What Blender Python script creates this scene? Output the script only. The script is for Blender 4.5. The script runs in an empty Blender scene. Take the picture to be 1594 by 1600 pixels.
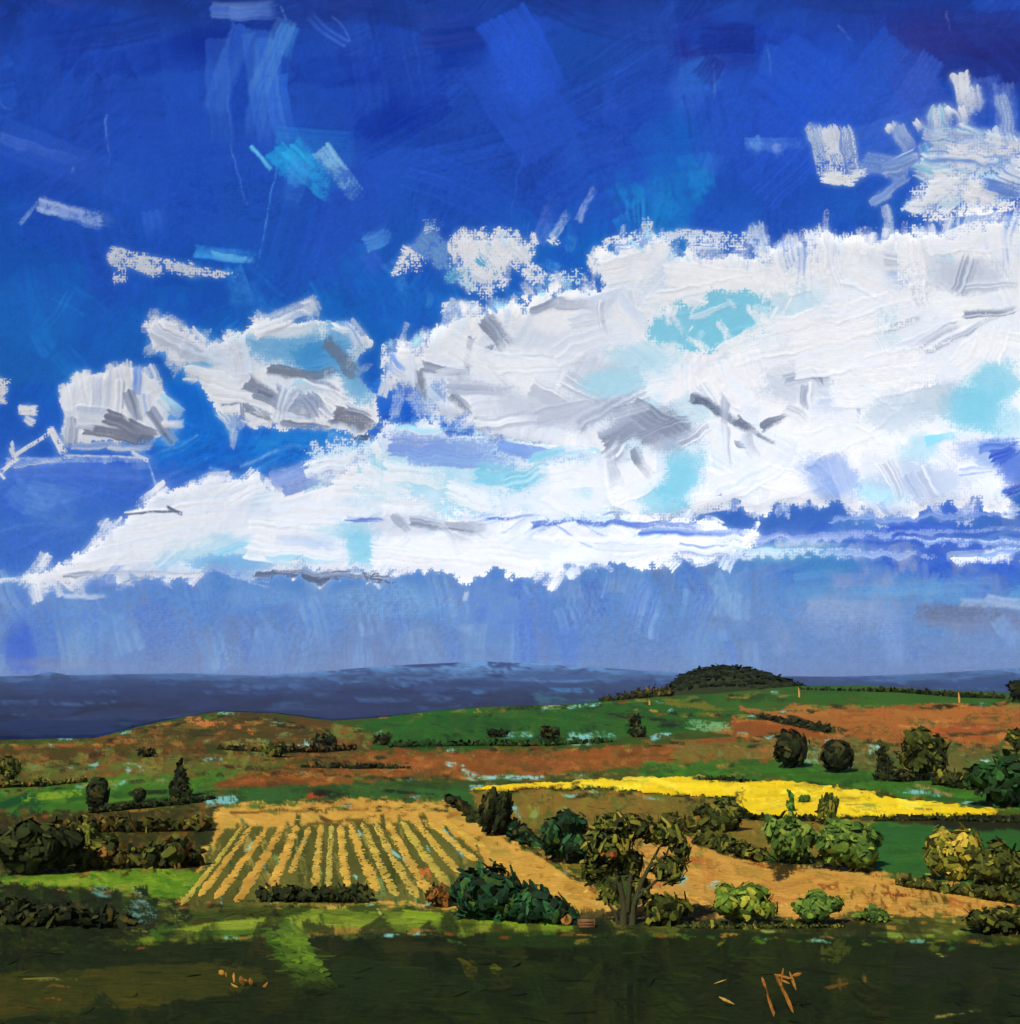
import bpy, math, time
import numpy as np
from mathutils import Vector
T0 = time.time()
rng = np.random.default_rng(7)
scene = bpy.context.scene
COL = scene.collection

# ------------------------------------------------------------------ camera, world, sun, exposure
F = 1931.0                       # focal length in pixels of a 1594 x 1600 picture
HOR = 1055.0                     # row of the true horizon
CAMZ = 30.0
PITCH = math.atan((HOR - 800.0) / F)
cam_data = bpy.data.cameras.new('camera')
cam_data.sensor_fit = 'VERTICAL'
cam_data.angle = 2 * math.atan(800.0 / F)
cam_data.clip_start = 1.0
cam_data.clip_end = 40000.0
cam = bpy.data.objects.new('camera', cam_data)
cam.location = (0, 0, CAMZ)
cam.rotation_euler = (math.pi / 2 + PITCH, 0, 0)
COL.objects.link(cam)
scene.camera = cam

SUN_EL, SUN_AZ = math.radians(42), math.radians(206)     # azimuth clockwise from the view direction: behind, to the left
world = bpy.data.worlds.new('World')
scene.world = world
world.use_nodes = True
wn = world.node_tree.nodes
bg = wn.get('Background') or wn.new('ShaderNodeBackground')
skyt = wn.new('ShaderNodeTexSky')
skyt.sky_type = 'NISHITA'
skyt.sun_disc = False
skyt.sun_elevation = SUN_EL
skyt.sun_rotation = SUN_AZ
world.node_tree.links.new(skyt.outputs[0], bg.inputs[0])
bg.inputs[1].default_value = 0.05
sun_d = bpy.data.lights.new('sun', 'SUN')
sun_d.energy = 4.6
sun_d.angle = math.radians(0.5)
sun_d.color = (1.0, 0.97, 0.93)
sun = bpy.data.objects.new('sun', sun_d)
sdir = Vector((math.sin(SUN_AZ) * math.cos(SUN_EL), math.cos(SUN_AZ) * math.cos(SUN_EL), math.sin(SUN_EL)))
sun.rotation_euler = sdir.to_track_quat('Z', 'Y').to_euler()
COL.objects.link(sun)
scene.view_settings.view_transform = 'Standard'
scene.view_settings.look = 'None'
scene.view_settings.exposure = 0.0
scene.view_settings.gamma = 1.0
scene.view_settings.use_curve_mapping = False
scene.render.engine = 'CYCLES'

# ------------------------------------------------------------------ geometry of the view
CP, SP = math.cos(PITCH), math.sin(PITCH)
def direction(px, py):
    """unit direction in the world for a picture position (arrays allowed)"""
    a = (np.asarray(px, float) - 797.0) / F
    b = (800.0 - np.asarray(py, float)) / F
    a, b = np.broadcast_arrays(a, b)
    d = np.stack([a, CP - SP * b, SP + CP * b], -1)
    return d / np.linalg.norm(d, axis=-1, keepdims=True)
def project(p):
    """picture position of world points"""
    x = p[..., 0]; y = p[..., 1]; z = p[..., 2] - CAMZ
    zz = np.maximum(CP * y + SP * z, 1e-3)
    return 797.0 + F * x / zz, 800.0 - F * (-SP * y + CP * z) / zz

# ------------------------------------------------------------------ small helpers
def lin(c):
    c = np.asarray(c, float) / 255.0
    return np.where(c <= 0.04045, c / 12.92, ((c + 0.055) / 1.055) ** 2.4)
def smooth(t):
    t = np.clip(t, 0, 1); return t * t * (3 - 2 * t)
def vnoise(h, w, sy, sx, r):
    gh, gw = int(h / sy) + 3, int(w / sx) + 3
    g = r.random((gh, gw)).astype(np.float32)
    y = np.arange(h) / sy; x = np.arange(w) / sx
    iy = y.astype(int); fy = smooth(y - iy).astype(np.float32)[:, None]
    ix = x.astype(int); fx = smooth(x - ix).astype(np.float32)
    rows = g[iy] * (1 - fy) + g[iy + 1] * fy
    return rows[:, ix] * (1 - fx) + rows[:, ix + 1] * fx
def tag(o, label=None, cat=None, group=None, kind=None):
    if label: o['label'] = label
    if cat: o['category'] = cat
    if group: o['group'] = group
    if kind: o['kind'] = kind
    return o
def build(name, verts, quads, mat, colors=None, parent=None, shade=True, cover=None):
    me = bpy.data.meshes.new(name)
    verts = np.asarray(verts, np.float32); quads = np.asarray(quads, np.int32)
    n, k = quads.shape
    me.vertices.add(len(verts)); me.vertices.foreach_set('co', verts.ravel())
    me.loops.add(n * k); me.loops.foreach_set('vertex_index', quads.ravel())
    me.polygons.add(n)
    me.polygons.foreach_set('loop_start', np.arange(0, n * k, k, dtype=np.int32))
    if shade: me.polygons.foreach_set('use_smooth', np.ones(n, bool))
    if colors is not None:
        at = me.color_attributes.new('paint', 'FLOAT_COLOR', 'POINT')
        c4 = np.ones((len(verts), 4), np.float32); c4[:, :3] = colors
        at.data.foreach_set('color', c4.ravel())
    if cover is not None:
        at = me.attributes.new('cover', 'FLOAT', 'POINT'); at.data.foreach_set('value', np.asarray(cover, np.float32))
    me.update(calc_edges=True); me.validate()
    me.materials.append(mat)
    o = bpy.data.objects.new(name, me); COL.objects.link(o)
    if parent is not None: o.parent = parent
    return o
def empty(name, loc):
    o = bpy.data.objects.new(name, None); o.location = loc; COL.objects.link(o); return o

# ------------------------------------------------------------------ materials
def paint_mat(name, rough=0.5, spec=0.3, bump=0.0, scale=1.0, jitter=0.12, stretch=(1, 1, 1), dist=1.0):
    m = bpy.data.materials.new(name); m.use_nodes = True
    nt = m.node_tree; b = nt.nodes['Principled BSDF']
    at = nt.nodes.new('ShaderNodeAttribute'); at.attribute_name = 'paint'
    tc = nt.nodes.new('ShaderNodeTexCoord'); mp = nt.nodes.new('ShaderNodeMapping')
    mp.inputs['Scale'].default_value = [s * scale for s in stretch]
    nz = nt.nodes.new('ShaderNodeTexNoise'); nz.inputs['Scale'].default_value = 1.0; nz.inputs['Detail'].default_value = 4
    mr = nt.nodes.new('ShaderNodeMapRange'); mr.inputs['From Min'].default_value = .25; mr.inputs['From Max'].default_value = .75
    mr.inputs['To Min'].default_value = 1 - jitter; mr.inputs['To Max'].default_value = 1 + jitter
    mx = nt.nodes.new('ShaderNodeVectorMath'); mx.operation = 'SCALE'
    L = nt.links.new
    L(tc.outputs['Object'], mp.inputs['Vector']); L(mp.outputs[0], nz.inputs['Vector'])
    L(nz.outputs['Fac'], mr.inputs['Value']); L(at.outputs['Color'], mx.inputs[0]); L(mr.outputs[0], mx.inputs['Scale'])
    L(mx.outputs[0], b.inputs['Base Color'])
    b.inputs['Roughness'].default_value = rough
    b.inputs['Specular IOR Level'].default_value = spec
    if bump:
        bp = nt.nodes.new('ShaderNodeBump'); bp.inputs['Strength'].default_value = bump; bp.inputs['Distance'].default_value = dist
        L(nz.outputs['Fac'], bp.inputs['Height']); L(bp.outputs[0], b.inputs['Normal'])
    return m
M_cloud = paint_mat('cloud_white', rough=0.6, spec=0.15, jitter=0.03, scale=0.02)
_n = M_cloud.node_tree; _b = _n.nodes['Principled BSDF']; _a = _n.nodes.new('ShaderNodeAttribute'); _a.attribute_name = 'cover'
_n.links.new(_a.outputs['Fac'], _b.inputs['Alpha'])
M_land = paint_mat('farmland', rough=0.95, spec=0.03, bump=0.5, scale=1.3, jitter=0.16, stretch=(0.5, 1, 1), dist=.4)
M_far = paint_mat('far_land', rough=0.9, spec=0.05, scale=0.01, jitter=0.15)
M_leaf = paint_mat('foliage', rough=0.8, spec=0.08, bump=0.35, scale=2.2, jitter=0.3, dist=.2)
M_dark = paint_mat('rough_grass', rough=0.95, spec=0.03, jitter=0.12, scale=1.5)
M_bark = paint_mat('bark', rough=0.8, spec=0.2, bump=0.6, scale=5, jitter=0.3, dist=.1)
M_straw = paint_mat('straw', rough=0.95, spec=0.03, bump=0.7, scale=3.0, jitter=0.16, dist=.25)
M_sky = bpy.data.materials.new('sky_blue'); M_sky.use_nodes = True
nt = M_sky.node_tree; nt.nodes.clear()
at = nt.nodes.new('ShaderNodeAttribute'); at.attribute_name = 'paint'
em = nt.nodes.new('ShaderNodeEmission'); ou = nt.nodes.new('ShaderNodeOutputMaterial')
nt.links.new(at.outputs['Color'], em.inputs['Color']); nt.links.new(em.outputs[0], ou.inputs['Surface'])

# ------------------------------------------------------------------ the painter: colour and relief fields over a patch of directions
RS = 1.3
X0, X1, Y0, Y1 = -210, 1830, -120, 1740
CW, CH = int((X1 - X0) / RS), int((Y1 - Y0) / RS)
r0 = np.random.default_rng(11)
gx = X0 + RS * (np.arange(CW) + .5); gy = Y0 + RS * (np.arange(CH) + .5)
GX, GY = np.meshgrid(gx.astype(np.float32), gy.astype(np.float32))
jx = vnoise(CH, CW, 30, 30, r0) * 2.0; jy = vnoise(CH, CW, 30, 30, r0) * 2.0
weave = 0.5 * np.sin(2 * np.pi * GX / 4.3 + jx) + 0.5 * np.sin(2 * np.pi * GY / 4.3 + jy)
white = r0.random((CH, CW)).astype(np.float32)
fine = vnoise(CH, CW, 2.2, 2.2, r0)
NA = vnoise(CH, CW, 7, 7, r0); NB = vnoise(CH, CW, 18, 18, r0); NC = vnoise(CH, CW, 55, 55, r0); ND = vnoise(CH, CW, 10, 4, r0)
raw = weave * 0.28 + fine * 0.9 + NA * 0.7 + NB * 0.35 + white * 0.35
TH = np.empty(CH * CW, np.float32); TH[np.argsort(raw.ravel())] = np.linspace(0, 1, CH * CW, dtype=np.float32)
TH = TH.reshape(CH, CW)
del raw
class Layer:
    def __init__(s, rgb=None):
        s.c = rgb.copy() if rgb is not None else np.zeros((CH, CW, 3), np.float32)
        s.a = np.zeros((CH, CW), np.float32); s.h = np.zeros((CH, CW), np.float32)
def win(x0, x1, y0, y1):
    i0 = max(0, int((y0 - Y0) / RS)); i1 = min(CH, int((y1 - Y0) / RS) + 1)
    j0 = max(0, int((x0 - X0) / RS)); j1 = min(CW, int((x1 - X0) / RS) + 1)
    if i1 <= i0 or j1 <= j0: return None
    return slice(i0, i1), slice(j0, j1)
def col(c, lj=0.0, hj=0.0):
    c = np.array(c, np.float32)
    return np.clip(c * (1 + rng.uniform(-lj, lj)) + rng.uniform(-hj, hj, 3), 0, 255)
def put(L, sl, m, c, hgt=None, solid=True):
    L.c[sl] += (c - L.c[sl]) * m[..., None]
    if solid: L.a[sl] = np.maximum(L.a[sl], m)
    if hgt is not None: L.h[sl] += (hgt - L.h[sl]) * m
BR = rng.random((64, 400)).astype(np.float32)
def stroke(L, x0, y0, x1, y1, w, c, c2=None, a=1.0, d0=0.0, d1=0.5, rag=3.0, streak=0.06, bend=0.0, ht=0.8, ridge=1.0, soft=0.10, solid=True, taper=0.0):
    ln = math.hypot(x1 - x0, y1 - y0) + 1e-6
    pad = w * 0.6 + abs(bend) + rag + 3
    sl = win(min(x0, x1) - pad, max(x0, x1) + pad, min(y0, y1) - pad, max(y0, y1) + pad)
    if sl is None: return
    X = GX[sl] - x0; Y = GY[sl] - y0
    ux, uy = (x1 - x0) / ln, (y1 - y0) / ln
    U = (X * ux + Y * uy); V = (-X * uy + Y * ux)
    un = U / ln
    V = V - bend * 4 * un * (1 - un)
    V = V + (NB[sl] - .5) * rag * 1.5 + (NA[sl] - .5) * rag
    hw = w * 0.5 * (1 - taper * np.clip(un, 0, 1))
    vn = V / np.maximum(hw, .5)
    row = BR[rng.integers(64)]
    bi = np.clip(((vn * .5 + .5) * min(60, max(6, w * .9)) + rng.integers(0, 300)).astype(int), 0, 399)
    br = row[bi]
    U2 = U + (br - .5) * rag * 3
    edge = np.minimum(np.minimum((1 - np.abs(vn)) * hw / 1.6, U2 / 1.6), (ln - U2) / (2.0 + ln * .04 * d1))
    cov = np.clip(edge + .5, 0, 1)
    un = np.clip(un, 0, 1)
    dens = 1.12 - (d0 + (d1 - d0) * un) - br * 0.35 * (d0 + (d1 - d0) * un)
    m = np.clip((dens - TH[sl]) / soft + .5, 0, 1) * cov * a
    cc = np.asarray(c, np.float32)
    if c2 is not None:
        t = smooth((br - .35) * 1.4 + (NB[sl] - .5) * .8)[..., None]
        cc = cc * (1 - t) + np.asarray(c2, np.float32) * t
    cc = cc * (1 + streak * 2 * (br - .5))[..., None]
    k = np.abs(vn)
    hh = L.h[sl] * 0.55 + ht * (0.7 + .6 * (br - .5)) + ridge * (np.exp(-((k - .93) / .09) ** 2) + .8 * np.exp(-((un - .97) / .04) ** 2))
    put(L, sl, m, np.clip(cc, 0, 255), hh, solid)
def smear(L, x0, y0, x1, y1, w, c, c2=None, a=.85, crisp=.6, tail=1.0, bend=0.0, streak=.05, grain=.3, ht=.6, ridge=.8, solid=True, rag=2.0, taper=0.0):
    """one pull of the knife: crisp at the start and on one side, dragged thin towards its end"""
    ln = math.hypot(x1 - x0, y1 - y0) + 1e-6; pad = w * .6 + abs(bend) + 5
    sl = win(min(x0, x1) - pad, max(x0, x1) + pad, min(y0, y1) - pad, max(y0, y1) + pad)
    if sl is None: return
    X = GX[sl] - x0; Y = GY[sl] - y0; ux, uy = (x1 - x0) / ln, (y1 - y0) / ln
    U = X * ux + Y * uy; V = -X * uy + Y * ux; un = U / ln
    V = V - bend * 4 * un * (1 - un) + (NB[sl] - .5) * rag * 2.2 + (NA[sl] - .5) * rag * .8
    hw = w * .5 * (1 - taper * np.clip(un, 0, 1)); vn = V / np.maximum(hw, .5)
    row = BR[rng.integers(64)]
    fi = np.clip((vn * .5 + .5) * min(26, max(4, w * .34)) + rng.integers(0, 300), 0, 398); i0 = fi.astype(int); t = (fi - i0).astype(np.float32)
    br = row[i0] * (1 - t) + row[i0 + 1] * t
    sd = rng.random() < .5
    va, vb = (1 + vn, 1 - vn) if sd else (1 - vn, 1 + vn)
    side = np.clip(va * hw / 1.3, 0, 1) * np.clip(vb * hw / (1.3 + (1 - crisp) * hw * 1.2), 0, 1)
    U2 = U + (br - .5) * rag * 3
    un2 = np.clip(U2 / ln, 0, 1)
    fade = np.clip(1.15 - un2 ** 1.6 * tail * (.75 + .7 * br), 0, 1) * np.clip((ln - U2) / (2 + ln * .12 * tail), 0, 1)
    m = a * side * np.clip(U2 / 1.3 + .5, 0, 1) * fade * (.8 + .4 * (br - .5))
    gm = np.clip((m * 1.25 - TH[sl]) / .25 + .5, 0, 1) * (m > .01)
    m = np.clip(m * (1 - grain) + gm * grain * np.clip(a * 1.2, 0, 1), 0, 1)
    cc = np.asarray(c, np.float32)
    if c2 is not None:
        t = smooth((br - .3) * 1.5)[..., None]; cc = cc * (1 - t) + np.asarray(c2, np.float32) * t
    cc = cc * (1 + streak * 2 * (br - .5))[..., None]
    hh = L.h[sl] * .6 + ht * (.7 + .22 * (br - .5)) + ridge * .7 * np.exp(-((np.abs(vn) - .95) / .08) ** 2)
    put(L, sl, m, np.clip(cc, 0, 255), hh, solid)
def fill_smear(L, pts, n, ln, wd, ang, angj, pal, lj=.03, hj=3, **kw):
    w = np.array([p[-1] for p in pal], float); w /= w.sum()
    for (x, y) in inside(pts, n):
        i = rng.choice(len(pal), p=w); j = rng.choice(len(pal), p=w)
        A = math.radians(ang + rng.uniform(-angj, angj) + (180 if rng.random() < .3 else 0)); l = ln * rng.uniform(.5, 1.4); dx, dy = math.cos(A) * l / 2, math.sin(A) * l / 2
        k = dict(bend=rng.uniform(-.07, .07) * l); k.update(kw)
        smear(L, x - dx, y - dy, x + dx, y + dy, wd * rng.uniform(.5, 1.4), col(pal[i][0], lj, hj), col(pal[j][0], lj, hj), **k)
def sdf(pts, X, Y):
    """signed distance to polygon, negative inside"""
    pts = np.asarray(pts, np.float32); n = len(pts)
    d = np.full(X.shape, 1e9, np.float32); ins = np.zeros(X.shape, bool)
    for i in range(n):
        ax, ay = pts[i]; bx, by = pts[(i + 1) % n]
        ex, ey = bx - ax, by - ay
        wx, wy = X - ax, Y - ay
        t = np.clip((wx * ex + wy * ey) / (ex * ex + ey * ey + 1e-9), 0, 1)
        d = np.minimum(d, (wx - ex * t) ** 2 + (wy - ey * t) ** 2)
        cr = ((ay > Y) != (by > Y)) & (X < (bx - ax) * (Y - ay) / (by - ay + 1e-9) + ax)
        ins ^= cr
    d = np.sqrt(d)
    return np.where(ins, -d, d)
def poly(L, pts, c, c2=None, rag=8.0, fringe=8.0, dens=1.1, a=1.0, ht=0.6, solid=True, soft=0.12):
    P = np.asarray(pts, float); pad = rag * 2 + fringe + 4
    sl = win(P[:, 0].min() - pad, P[:, 0].max() + pad, P[:, 1].min() - pad, P[:, 1].max() + pad)
    if sl is None: return
    d = sdf(pts, GX[sl], GY[sl]) + (NB[sl] - .5) * rag * 2 + (NC[sl] - .5) * rag * 1.5 + (NA[sl] - .5) * rag * .6
    cov = np.clip(.5 - d / max(fringe, .5), 0, 1)
    m = np.clip((dens * cov - TH[sl]) / soft + .5, 0, 1) * (cov > 0) * a
    cc = np.asarray(c, np.float32)
    if c2 is not None:
        t = smooth((NC[sl] - .5) * 1.6 + (NB[sl] - .5) * .9 + .5)[..., None]
        cc = cc * (1 - t) + np.asarray(c2, np.float32) * t
    put(L, sl, m, cc, L.h[sl] * .5 + ht, solid)
def fringe(L, pts, n, ln, wd, pal, ang=None, angj=30, out=.6, **kw):
    """knife pulls that cross the outline of a shape"""
    P = np.asarray(pts, float); Q = np.roll(P, -1, 0); seg = np.hypot(*(Q - P).T); cen = P.mean(0)
    w = np.array([p[-1] for p in pal], float); w /= w.sum()
    for k in rng.choice(len(P), n, p=seg / seg.sum()):
        t = rng.random(); x, y = P[k] * (1 - t) + Q[k] * t
        nx, ny = (Q[k] - P[k])[1], -(Q[k] - P[k])[0]; q = math.hypot(nx, ny) + 1e-6; nx /= q; ny /= q
        if sdf(pts, np.array([x + nx * 4], np.float32), np.array([y + ny * 4], np.float32))[0] < 0: nx, ny = -nx, -ny
        A = math.atan2(ny, nx) if ang is None else math.radians(ang if ny > 0 else ang + 180)
        A += math.radians(rng.uniform(-angj, angj)); l = ln * rng.uniform(.4, 1.4); dx, dy = math.cos(A) * l, math.sin(A) * l
        i = rng.choice(len(pal), p=w); o = out * rng.uniform(.3, 1.2)
        a = dict(a=.95, tail=.9, grain=.5, crisp=.5, ht=.8, ridge=.8); a.update(kw)
        smear(L, x - dx * (1 - o), y - dy * (1 - o), x + dx * o, y + dy * o, wd * rng.uniform(.5, 1.4), col(pal[i][0], .02, 2), **a)
def blob(L, x, y, rx, ry, c, a=0.6, ang=0.0, solid=False, grain=0.5):
    R = max(rx, ry) * 2.0
    sl = win(x - R, x + R, y - R, y + R)
    if sl is None: return
    ca, sa = math.cos(ang), math.sin(ang)
    X = GX[sl] - x; Y = GY[sl] - y
    U = (X * ca + Y * sa) / rx; V = (-X * sa + Y * ca) / ry
    d = np.sqrt(U * U + V * V) + (NC[sl] - .5) * .6 + (NB[sl] - .5) * .3
    m = smooth(1.45 - d) * a
    m = m * (1 - grain) + grain * a * np.clip((m / max(a, .01) * 1.3 - TH[sl]) / .3 + .5, 0, 1) * (m > 0)
    put(L, sl, np.clip(m, 0, 1), np.asarray(c, np.float32), None, solid)
def inside(pts, n, r=rng):
    P = np.asarray(pts, float); out = np.zeros((0, 2))
    while len(out) < n:
        q = np.stack([r.uniform(P[:, 0].min(), P[:, 0].max(), n * 2), r.uniform(P[:, 1].min(), P[:, 1].max(), n * 2)], 1)
        out = np.concatenate([out, q[sdf(P, q[:, 0].astype(np.float32), q[:, 1].astype(np.float32)) < 0]])
    return out[:n]
def fill(L, pts, n, ln, wd, ang, angj, pal, lj=0.04, hj=3, **kw):
    """n knife strokes inside a polygon"""
    w = np.array([p[-1] for p in pal], float); w /= w.sum()
    for (x, y) in inside(pts, n):
        i = rng.choice(len(pal), p=w); j = rng.choice(len(pal), p=w)
        A = math.radians(ang + rng.uniform(-angj, angj)); l = ln * rng.uniform(.5, 1.3)
        dx, dy = math.cos(A) * l / 2, math.sin(A) * l / 2
        k = dict(d0=0.0, d1=0.7, rag=2.5, bend=rng.uniform(-.08, .08) * l); k.update(kw)
        stroke(L, x - dx, y - dy, x + dx, y + dy, wd * rng.uniform(.5, 1.3), col(pal[i][0], lj, hj), col(pal[j][0], lj, hj), **k)

#@@SKY
# ------------------------------------------------------------------ sky colours
SK = Layer()
rows = np.array([-120, 0, 40, 120, 250, 400, 520, 640, 760, 860, 900, 960, 1030, 1060, 1140, 1740])
cols = np.array([(18, 42, 124), (22, 48, 132), (26, 58, 154), (30, 68, 174), (30, 74, 182), (26, 80, 182), (24, 86, 186), (32, 90, 190), (48, 98, 192), (70, 118, 198),
                 (84, 134, 204), (92, 140, 204), (104, 138, 196), (108, 134, 186), (108, 134, 186), (108, 134, 186)], float)
for k in range(3):
    SK.c[..., k] = np.interp(gy, rows, cols[:, k])[:, None]
tx = np.clip(GX / 1594, 0, 1)[..., None]
SK.c *= (1 + (tx - .45) * np.array([.35, .16, .12], np.float32) * smooth((900 - GY) / 300)[..., None])
# broad knife passes of blue
top = [(-200, -110), (1820, -110), (1820, 380), (900, 360), (600, 420), (-200, 560)]
fill(SK, top, 150, 170, 75, -60, 50, [((26, 70, 182), 3), ((30, 78, 196), 3), ((20, 60, 168), 2), ((38, 88, 208), 1)], a=.42, d0=.25, d1=.9, soft=.6, ridge=.3, rag=6, streak=.05)
fill(SK, top, 60, 150, 45, 0, 20, [((18, 54, 156), 3), ((34, 84, 202), 2)], a=.35, d0=.3, d1=.95, soft=.6, ridge=0, rag=6)
for (x, y, rx, ry, c, a, an) in [
    (560, 110, 120, 26, (12, 36, 140), .7, -.1), (240, 90, 130, 22, (14, 38, 140), .7, -.15), (120, 60, 60, 50, (16, 44, 150), .5, .2), (330, 60, 110, 18, (12, 36, 136), .6, -.2),
    (640, 150, 90, 34, (14, 46, 160), .75, -.7), (585, 190, 60, 22, (16, 44, 156), .8, -.6), (720, 70, 60, 40, (14, 44, 150), .6, 0), (690, 215, 90, 14, (22, 62, 168), .6, 0),
    (815, 110, 55, 70, (38, 84, 212), .7, .1), (830, 40, 60, 14, (36, 80, 204), .5, 0), (900, 90, 60, 55, (26, 70, 168), .8, 0), (1085, 60, 40, 38, (26, 34, 128), .9, .3),
    (1110, 70, 55, 30, (30, 44, 140), .7, .3), (1250, 70, 60, 26, (20, 52, 170), .6, .2), (1165, 60, 110, 22, (24, 60, 180), .6, .1), (1340, 45, 90, 22, (30, 56, 160), .5, -.1),
    (1500, 70, 110, 55, (34, 46, 134), .85, .4), (1560, 95, 70, 60, (32, 42, 126), .85, .6), (1450, 60, 70, 26, (44, 52, 142), .6, 0), (1580, 60, 60, 60, (34, 38, 122), .7, 0),
    (1090, 130, 34, 46, (44, 92, 200), .8, .4), (1280, 120, 70, 50, (34, 84, 212), .6, -.8), (1200, 190, 100, 60, (36, 80, 206), .6, .2), (1370, 190, 80, 40, (44, 84, 200), .5, -.9),
    (1040, 350, 40, 70, (24, 120, 206), .8, 0), (1030, 300, 30, 40, (30, 128, 212), .6, 0), (1060, 250, 60, 60, (22, 92, 188), .6, 0), (950, 400, 100, 36, (20, 92, 190), .7, 0),
    (560, 470, 160, 70, (22, 90, 186), .8, 0), (330, 430, 120, 40, (20, 72, 172), .6, 0), (60, 480, 90, 50, (26, 96, 190), .6, .1), (200, 520, 60, 60, (24, 92, 186), .55, 0),
    (40, 560, 60, 70, (24, 90, 176), .5, 0), (300, 640, 60, 70, (20, 104, 200), .8, .6), (340, 700, 90, 40, (24, 110, 204), .85, 0), (500, 700, 110, 26, (30, 130, 214), .8, 0),
    (620, 620, 50, 60, (22, 84, 196), .8, .4), (700, 650, 90, 26, (28, 96, 204), .8, .25), (640, 480, 60, 40, (24, 92, 196), .7, 0), (1200, 300, 160, 26, (24, 74, 176), .6, 0),
    (1380, 330, 130, 26, (30, 88, 190), .6, .1), (110, 760, 150, 50, (66, 112, 204), .6, .05), (60, 860, 80, 40, (56, 104, 196), .7, 0), (150, 720, 100, 12, (34, 84, 194), .8, 0),
    (200, 960, 110, 50, (88, 132, 204), .5, 0), (60, 970, 60, 60, (72, 120, 208), .6, 0), (30, 1000, 26, 60, (52, 92, 204), .8, 0), (140, 1000, 30, 50, (112, 158, 216), .5, 0),
    (420, 950, 90, 36, (78, 126, 206), .6, 0), (600, 940, 110, 30, (126, 172, 218), .7, 0), (430, 935, 70, 20, (118, 166, 216), .5, 0), (620, 1000, 110, 34, (110, 132, 180), .7, .1),
    (800, 960, 70, 50, (88, 128, 216), .8, 0), (850, 1010, 60, 44, (86, 130, 214), .8, 0), (960, 930, 60, 40, (92, 136, 200), .5, 0), (1000, 940, 24, 30, (110, 150, 218), .7, 0),
    (1290, 870, 90, 24, (70, 136, 200), .8, 0), (1240, 855, 60, 16, (96, 162, 200), .7, -.3), (1330, 930, 100, 20, (96, 152, 206), .7, 0), (1500, 920, 120, 22, (88, 158, 214), .8, 0),
    (1480, 870, 120, 30, (48, 92, 206), .85, 0), (1560, 880, 80, 30, (62, 108, 212), .8, 0), (1400, 830, 130, 14, (56, 98, 212), .9, 0), (1520, 860, 90, 22, (58, 98, 206), .8, 0),
    (1340, 970, 80, 26, (140, 164, 210), .6, 0), (1300, 960, 50, 26, (146, 168, 212), .6, 0), (1500, 965, 70, 16, (110, 124, 160), .8, 0), (1550, 975, 60, 18, (120, 134, 172), .7, 0),
    (1210, 1000, 130, 30, (108, 140, 194), .5, 0), (1450, 1020, 120, 24, (112, 140, 192), .6, 0), (1395, 1000, 20, 36, (124, 162, 222), .7, 0), (1110, 990, 90, 40, (100, 136, 196), .5, 0),
    (120, 1035, 80, 8, (116, 128, 176), .6, 0), (300, 1010, 150, 30, (110, 136, 188), .55, 0), (500, 1030, 150, 18, (118, 136, 178), .5, 0)]:
    blob(SK, x, y, rx, ry, c, a, an)
fill(SK, [(-200, 900), (1820, 930), (1820, 1050), (-200, 1050)], 170, 60, 26, 90, 14, [((92, 134, 204), 3), ((106, 140, 196), 3), ((114, 156, 214), 2), ((80, 120, 206), 1)], a=.3, d0=.3, d1=.95, soft=.7, ridge=0, ht=.2)
fill_smear(SK, top, 110, 190, 90, -50, 60, [((34, 76, 190), 3), ((28, 66, 172), 3), ((40, 86, 202), 2), ((24, 56, 156), 2)], a=.38, tail=.8, grain=.15, ridge=.5)
fill_smear(SK, [(-200, -60), (1820, -60), (1820, 60), (-200, 60)], 50, 170, 34, 3, 12, [((22, 48, 130), 3), ((34, 62, 156), 2), ((48, 60, 150), 1)], a=.45, tail=.8, grain=.2)
fill_smear(SK, [(-200, 430), (240, 440), (420, 400), (620, 400), (1000, 330), (1020, 380), (700, 480), (600, 640), (720, 700), (250, 740), (-200, 650)], 90, 90, 50, 80, 50, [((24, 92, 190), 3), ((20, 104, 200), 2), ((30, 78, 186), 2), ((34, 120, 210), 1)], a=.5, tail=.9, grain=.5)
fill_smear(SK, [(960, 270), (1100, 260), (1100, 370), (960, 390)], 16, 60, 34, 85, 20, [((28, 120, 206), 2), ((22, 84, 176), 2), ((36, 138, 218), 1)], a=.6, grain=.6)
fill_smear(SK, [(250, 640), (420, 690), (640, 690), (560, 740), (300, 760), (240, 740)], 50, 80, 26, 0, 25, [((26, 110, 204), 3), ((22, 92, 196), 2), ((50, 140, 220), 2), ((150, 190, 230), 1)], a=.6, grain=.6)
fill_smear(SK, [(-100, 720), (260, 730), (380, 760), (180, 800), (80, 870), (-100, 900)], 40, 130, 40, -4, 25, [((68, 112, 204), 3), ((48, 94, 198), 2), ((100, 142, 214), 1.5)], a=.5, grain=.5)
fill_smear(SK, [(1180, 830), (1700, 810), (1700, 930), (1180, 900)], 60, 90, 26, 2, 40, [((58, 98, 206), 3), ((76, 124, 212), 2), ((96, 160, 210), 2), ((140, 160, 208), 1), ((120, 140, 190), 1)], a=.5, grain=.4)
fill_smear(SK, [(1200, 910), (1700, 920), (1700, 1040), (1200, 1020)], 60, 70, 30, 85, 30, [((150, 172, 214), 2), ((118, 148, 200), 3), ((98, 140, 206), 2), ((126, 138, 172), 1)], a=.4, grain=.5)
fill_smear(SK, [(-200, 900), (1200, 900), (1200, 1045), (-200, 1045)], 120, 90, 50, 85, 30, [((96, 138, 204), 3), ((112, 146, 200), 2), ((122, 166, 218), 2), ((80, 122, 210), 1.5), ((112, 132, 176), 2), ((140, 178, 222), 1)], a=.62, grain=.55)
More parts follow.
